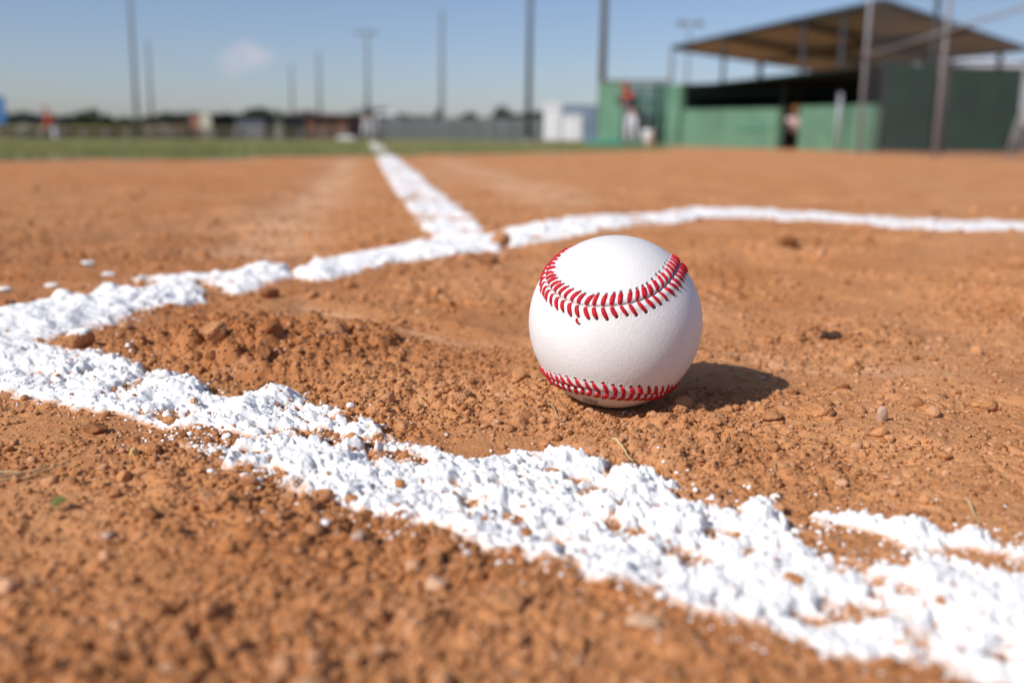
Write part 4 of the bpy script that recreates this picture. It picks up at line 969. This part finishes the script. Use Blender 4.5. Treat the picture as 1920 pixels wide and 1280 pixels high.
# ------------------------------------------------------------------ people
M_skin = mat('skin', (.45, .26, .18), .5, .06, 20.); M_hair = mat('hair', (.03, .02, .015), .6)
def skinned(name, verts, edges, radii, m, parent, root=0, sub=1):
    me = bpy.data.meshes.new(name); me.from_pydata(verts, edges, []); o = link(name, me, m, parent)
    sk = o.modifiers.new('skin', 'SKIN'); lay = me.skin_vertices[0] if me.skin_vertices else None
    if lay is None:
        bpy.context.view_layer.objects.active = o; lay = me.skin_vertices[0]
    for i, r_ in enumerate(radii): lay.data[i].radius = (r_, r_) if not hasattr(r_, '__len__') else r_; lay.data[i].use_root = (i == root)
    sk.use_smooth_shade = True; sb = o.modifiers.new('sub', 'SUBSURF'); sb.levels = sub; sb.render_levels = sub
    return o
def person(loc, rz, J, shirt, pants, cap, label, scale=1., sleeves=True, extra=None):
    """J: joints pelvis, chest, neck, head, shoulder/elbow/hand L R, hip/knee/ankle L R"""
    root = empty('person', loc, rz, label=label, cat='person'); root.scale = (scale,) * 3
    v = []; e = []; r = []
    def add(p, rad_, par=None):
        v.append(tuple(p)); r.append(rad_); i = len(v) - 1
        if par is not None: e.append((par, i))
        return i
    V3 = Vector; pel = V3(J['pelvis']); ch = V3(J['chest']); nk = V3(J['neck']); hd = V3(J['head'])
    p0 = add(pel, .11); p1 = add((pel + ch) / 2, .105, p0); p2 = add(ch, .125, p1); p3 = add(nk, .05, p2); ax = (hd - nk).normalized()
    p4 = add(nk + ax * .07, .055, p3); p5 = add(nk + ax * .14, .085, p4); p6 = add(nk + ax * .21, .088, p5); p7 = add(nk + ax * .26, .06, p6)
    fwd = V3(J.get('face', (0, -1, 0))); add(nk + ax * .13 + fwd * .105, .014, p5)
    for s in 'LR':
        sh, el, ha = [V3(J[k + s]) for k in ('sh', 'el', 'ha')]
        a1 = add(sh, .055, p2); a2 = add((sh + el) / 2, .047, a1); a3 = add(el, .038, a2); a4 = add(ha, .025, a3); dv = (ha - el).normalized(); sd = dv.orthogonal().normalized()
        pm = add(ha + dv * .06, (.038, .022), a4)
        for k in range(4):
            o_ = sd * (k - 1.5) * .02; f1 = add(ha + dv * .10 + o_, .0095, pm); f2 = add(ha + dv * (.14 + .008 * (k in (1, 2))) + o_ * 1.05 + fwd * .012, .008, f1)
        t1 = add(ha + dv * .045 + sd * .05, .011, pm); add(ha + dv * .08 + sd * .062, .009, t1)
        hp, kn, an = [V3(J[k + s]) for k in ('hip', 'kn', 'an')]
        b1 = add(hp, .088, p0); b2 = add((hp + kn) / 2, .075, b1); b3 = add(kn, .056, b2); b4 = add((kn + an) / 2, .052, b3); b5 = add(an, .038, b4); add(an + fwd * .13 + V3((0, 0, -.05)), .035, b5)
    skinned('body', v, e, r, M_skin, root)
    # shirt
    v, e, r = [], [], []
    q0 = add(pel + (ch - pel) * .1, .135); q1 = add((pel + ch) / 2, .13, q0); q2 = add(ch, .15, q1); q3 = add(ch + (nk - ch) * .75, .075, q2)
    for s in 'LR':
        sh, el, ha = [V3(J[k + s]) for k in ('sh', 'el', 'ha')]; a1 = add(sh, .072, q2); a2 = add(sh + (el - sh) * .75, .062, a1)
        if sleeves: a3 = add(el, .052, a2); add(el + (ha - el) * .7, .042, a3)
    skinned('shirt', v, e, r, shirt, root)
    v, e, r = [], [], []
    q0 = add(pel + (ch - pel) * .12, .125); q1 = add(pel, .135, q0)
    for s in 'LR':
        hp, kn, an = [V3(J[k + s]) for k in ('hip', 'kn', 'an')]; b1 = add(hp, .105, q1); b2 = add((hp + kn) / 2, .092, b1); b3 = add(kn, .075, b2); b4 = add((kn + an) / 2, .068, b3); add(an + (kn - an) * .1, .055, b4)
    skinned('trousers', v, e, r, pants, root)
    for s in 'LR':
        an = V3(J['an' + s]); v, e, r = [], [], []; a1 = add(an + fwd * -.04 + V3((0, 0, -.03)), .05); a2 = add(an + fwd * .06 + V3((0, 0, -.045)), .045, a1); add(an + fwd * .17 + V3((0, 0, -.055)), .035, a2); skinned('shoe', v, e, r, M_dark, root)
    # cap or hair
    top = nk + ax * .19; mb = MB(); ring = 12; sd = ax.cross(fwd).normalized(); fw = sd.cross(ax).normalized(); 
    if fw.dot(fwd) < 0: fw = -fw
    rings = []
    for k in range(6):
        a_ = k / 5 * PI / 2; rr_ = .108 * math.cos(a_) + .002; z_ = .12 * math.sin(a_)
        rings.append([top + ax * z_ + (sd * math.cos(2 * PI * j / ring) + fw * math.sin(2 * PI * j / ring) * 1.08) * rr_ for j in range(ring)])
    mb.add([p for rg in rings for p in rg], [(i * ring + j, i * ring + (j + 1) % ring, (i + 1) * ring + (j + 1) % ring, (i + 1) * ring + j) for i in range(5) for j in range(ring)] + [tuple(5 * ring + j for j in range(ring))])
    brim = [top + fw * .09 + sd * s_ * .075 for s_ in (-1, 1)] + [top + fw * .19 + sd * s_ * .05 for s_ in (1, -1)]
    mb.hexa([tuple(p) for p in brim] + [tuple(p + ax * .012) for p in brim])
    mb.build('cap', cap, root, smooth=True)
    # hair behind the ears
    mb = MB(); mb.tube([nk + ax * .10 - fw * .055, nk + ax * .17 - fw * .05], [.06, .075], 12); mb.build('hair', M_hair, root, smooth=True)
    return root
def J_stand(lean=(0, 0), arms=None, spread=.12, crouch=0.):
    lx, ly = lean; z = .93 - crouch
    J = dict(pelvis=(0, 0, z), chest=(lx * .6, ly * .6, z + .38), neck=(lx, ly, z + .55), head=(lx * 1.2, ly * 1.2, z + .8))
    for s, sg in (('L', -1), ('R', 1)):
        J['sh' + s] = (lx * .75 + sg * .19, ly * .75, z + .47); J['el' + s] = (lx * .5 + sg * .27, ly * .5, z + .20); J['ha' + s] = (lx * .4 + sg * .26, ly * .4 - .1, z - .03)
        J['hip' + s] = (sg * .09, 0, z - .05); J['kn' + s] = (sg * (.09 + spread * .6), -.04 - crouch * .6, .50 - crouch * .35); J['an' + s] = (sg * (.09 + spread), 0, .09)
    J.update(arms or {}); return J
M_red = mat('red_cloth', (.50, .07, .04), .8); M_black = mat('black_cloth', (.018, .02, .03), .8); M_wpant = mat('grey_white_cloth', (.62, .62, .68), .8, .06, 8.); M_grs = mat('dark_grey_cloth', (.07, .075, .095), .8)
M_wr = mat('pale_pink_cloth', (.60, .44, .43), .8)
# standing by the cage, head bent, black shirt and red cap and shoulders
p = at(1184, 272, 26.2)
Jx = J_stand((-.16, -.12), dict(haL=(-.22, -.42, 1.22), elL=(-.30, -.24, 1.12), haR=(-.02, -.44, 1.22), elR=(.22, -.26, 1.08)), spread=.06)
pr_ = person((p.x, 26.2, 0), math.radians(-35), Jx, M_black, M_wpant, M_red, 'player with red cap, black shirt and white trousers standing by the green cage', scale=.88)
# red yoke of the shirt
v = [Vector(Jx['shL']) + Vector((0, 0, .01)), Vector(Jx['chest']) + Vector((0, 0, .12)), Vector(Jx['shR']) + Vector((0, 0, .01))]
skinned('shirt_yoke', [tuple(a_) for a_ in v], [(0, 1), (1, 2)], [.085, .125, .085], M_red, pr_, root=1)
p = at(689, 262, 52); person((p.x, 52, gz(p.x, 52)), math.radians(8), J_stand((0, -.03), dict(haL=(-.12, -.24, .98), haR=(.12, -.24, .98)), spread=.10), M_grs, M_wpant, M_grs, 'far player in a dark grey shirt and white trousers standing on the foul line', scale=1.12)
p = at(106, 266, 50); person((p.x, 50, gz(p.x, 50)), math.radians(-60), J_stand((-.05, -.34), dict(haL=(-.14, -.52, .62), haR=(.16, -.52, .62), elL=(-.24, -.40, .86), elR=(.24, -.40, .86)), spread=.26, crouch=.12), M_red, M_wpant, M_red, 'player in red bending forward with hands low at the far left', scale=1.02)
# person sitting in the dugout doorway
p = at(1486, 280, 20.5); z = .40
Js = dict(pelvis=(0, 0, z), chest=(0, -.10, z + .36), neck=(0, -.16, z + .52), head=(0, -.2, z + .76))
for s, sg in (('L', -1), ('R', 1)):
    Js['sh' + s] = (sg * .18, -.13, z + .45); Js['el' + s] = (sg * .26, -.25, z + .22); Js['ha' + s] = (sg * .12, -.42, z + .16); Js['hip' + s] = (sg * .1, 0, z); Js['kn' + s] = (sg * .17, -.42, z + .05); Js['an' + s] = (sg * .15, -.40, .09)
person((p.x, 20.5, 0), math.radians(-15), Js, M_wr, M_black, M_clod_dark, 'person in pale pink shirt and dark trousers sitting in the dugout wall gap', scale=.70)
p = at(1486, 270, 20.5); MB().box(-.2, -.12, .16, .2, .16, .19).box(-.18, -.1, 0, -.15, .14, .158).box(.15, -.1, 0, .18, .14, .158).build('stool', M_dark, label='low dark stool under the sitting person in the dugout gap', cat='stool').location = (p.x, 20.55, 0)

# ------------------------------------------------------------------ light and sky
SUN_EL = math.radians(38.5); SUN_AZ = np.array([-.785, -.62]); SUN_AZ = SUN_AZ / np.linalg.norm(SUN_AZ)
sdir = Vector((SUN_AZ[0] * math.cos(SUN_EL), SUN_AZ[1] * math.cos(SUN_EL), math.sin(SUN_EL)))
sl = bpy.data.lights.new('sun', 'SUN'); sl.energy = 4.3; sl.angle = math.radians(.53); sl.color = (1., .955, .89)
so = bpy.data.objects.new('sun', sl); COL.objects.link(so); so.rotation_euler = sdir.to_track_quat('Z', 'Y').to_euler()
wd_ = bpy.data.worlds.new('World'); scene.world = wd_; wd_.use_nodes = True; nt = wd_.node_tree; N = nt.nodes; L = nt.links
bg = N['Background']; sky = N.new('ShaderNodeTexSky'); sky.sky_type = 'NISHITA'; sky.sun_disc = False; sky.sun_elevation = SUN_EL; sky.sun_rotation = math.atan2(sdir.x, sdir.y)
sky.air_density = .85; sky.dust_density = .8; sky.ozone_density = 5.; sky.altitude = 0
bg.inputs['Strength'].default_value = .115
# a faint pinkish wisp of cloud low in the sky
tc = N.new('ShaderNodeTexCoord'); nrm = N.new('ShaderNodeVectorMath'); nrm.operation = 'NORMALIZE'; L.new(tc.outputs['Generated'], nrm.inputs[0])
def cloud_at(px, py, rad_, src, amount, colr):
    d = ray(px, py); sb_ = N.new('ShaderNodeVectorMath'); sb_.operation = 'SUBTRACT'; L.new(nrm.outputs[0], sb_.inputs[0]); sb_.inputs[1].default_value = tuple(float(q) for q in d)
    mp = N.new('ShaderNodeVectorMath'); mp.operation = 'MULTIPLY'; mp.inputs[1].default_value = (1, 1, 1.5); L.new(sb_.outputs[0], mp.inputs[0])
    ln = N.new('ShaderNodeVectorMath'); ln.operation = 'LENGTH'; L.new(mp.outputs[0], ln.inputs[0])
    nn_ = N.new('ShaderNodeTexNoise'); nn_.inputs['Scale'].default_value = 32; nn_.inputs['Detail'].default_value = 5; L.new(nrm.outputs[0], nn_.inputs['Vector'])
    m_ = N.new('ShaderNodeMath'); m_.operation = 'MULTIPLY_ADD'; L.new(nn_.outputs['Fac'], m_.inputs[0]); m_.inputs[1].default_value = -rad_ * 2.6; L.new(ln.outputs['Value'], m_.inputs[2])
    r_ = N.new('ShaderNodeMapRange'); r_.interpolation_type = 'SMOOTHSTEP'; L.new(m_.outputs[0], r_.inputs[0]); r_.inputs[1].default_value = rad_ * -.2; r_.inputs[2].default_value = -rad_ * 1.1; r_.inputs[3].default_value = 0; r_.inputs[4].default_value = amount
    mx = N.new('ShaderNodeMix'); mx.data_type = 'RGBA'; L.new(r_.outputs[0], mx.inputs[0]); L.new(src, mx.inputs[6]); mx.inputs[7].default_value = (*colr, 1); return mx.outputs[2]
tint = N.new('ShaderNodeMix'); tint.data_type = 'RGBA'; tint.blend_type = 'MULTIPLY'; tint.inputs[0].default_value = 1.; L.new(sky.outputs['Color'], tint.inputs[6]); tint.inputs[7].default_value = (1.09, .95, .93, 1)
src = tint.outputs[2]
src = cloud_at(455, 112, .024, src, .26, (6.4, 5.6, 6.0)); src = cloud_at(492, 104, .014, src, .22, (6.4, 5.6, 6.0))
L.new(src, bg.inputs['Color'])

# ------------------------------------------------------------------ camera
cam = bpy.data.cameras.new('camera'); co = bpy.data.objects.new('camera', cam); COL.objects.link(co); scene.camera = co
co.location = (0, 0, CAMH)
co.rotation_euler = Matrix(((Rv[0], Uv[0], -Fv[0]), (Rv[1], Uv[1], -Fv[1]), (Rv[2], Uv[2], -Fv[2]))).to_euler()
cam.sensor_width = 36; cam.sensor_fit = 'HORIZONTAL'; cam.lens = FP / 1920 * 36; cam.clip_start = .01; cam.clip_end = 5000
cam.dof.use_dof = True; cam.dof.focus_distance = .388; cam.dof.aperture_fstop = 6.9; cam.dof.aperture_blades = 7
scene.view_settings.view_transform = 'Standard'; scene.view_settings.look = 'None'; scene.view_settings.gamma = 1; scene.view_settings.exposure = 0.0
scene.view_settings.use_curve_mapping = False
scene.render.engine = 'CYCLES'; scene.cycles.use_denoising = True
scene.cycles.max_bounces = 6; scene.cycles.diffuse_bounces = 3
scene.render.resolution_x = 1024; scene.render.resolution_y = 682
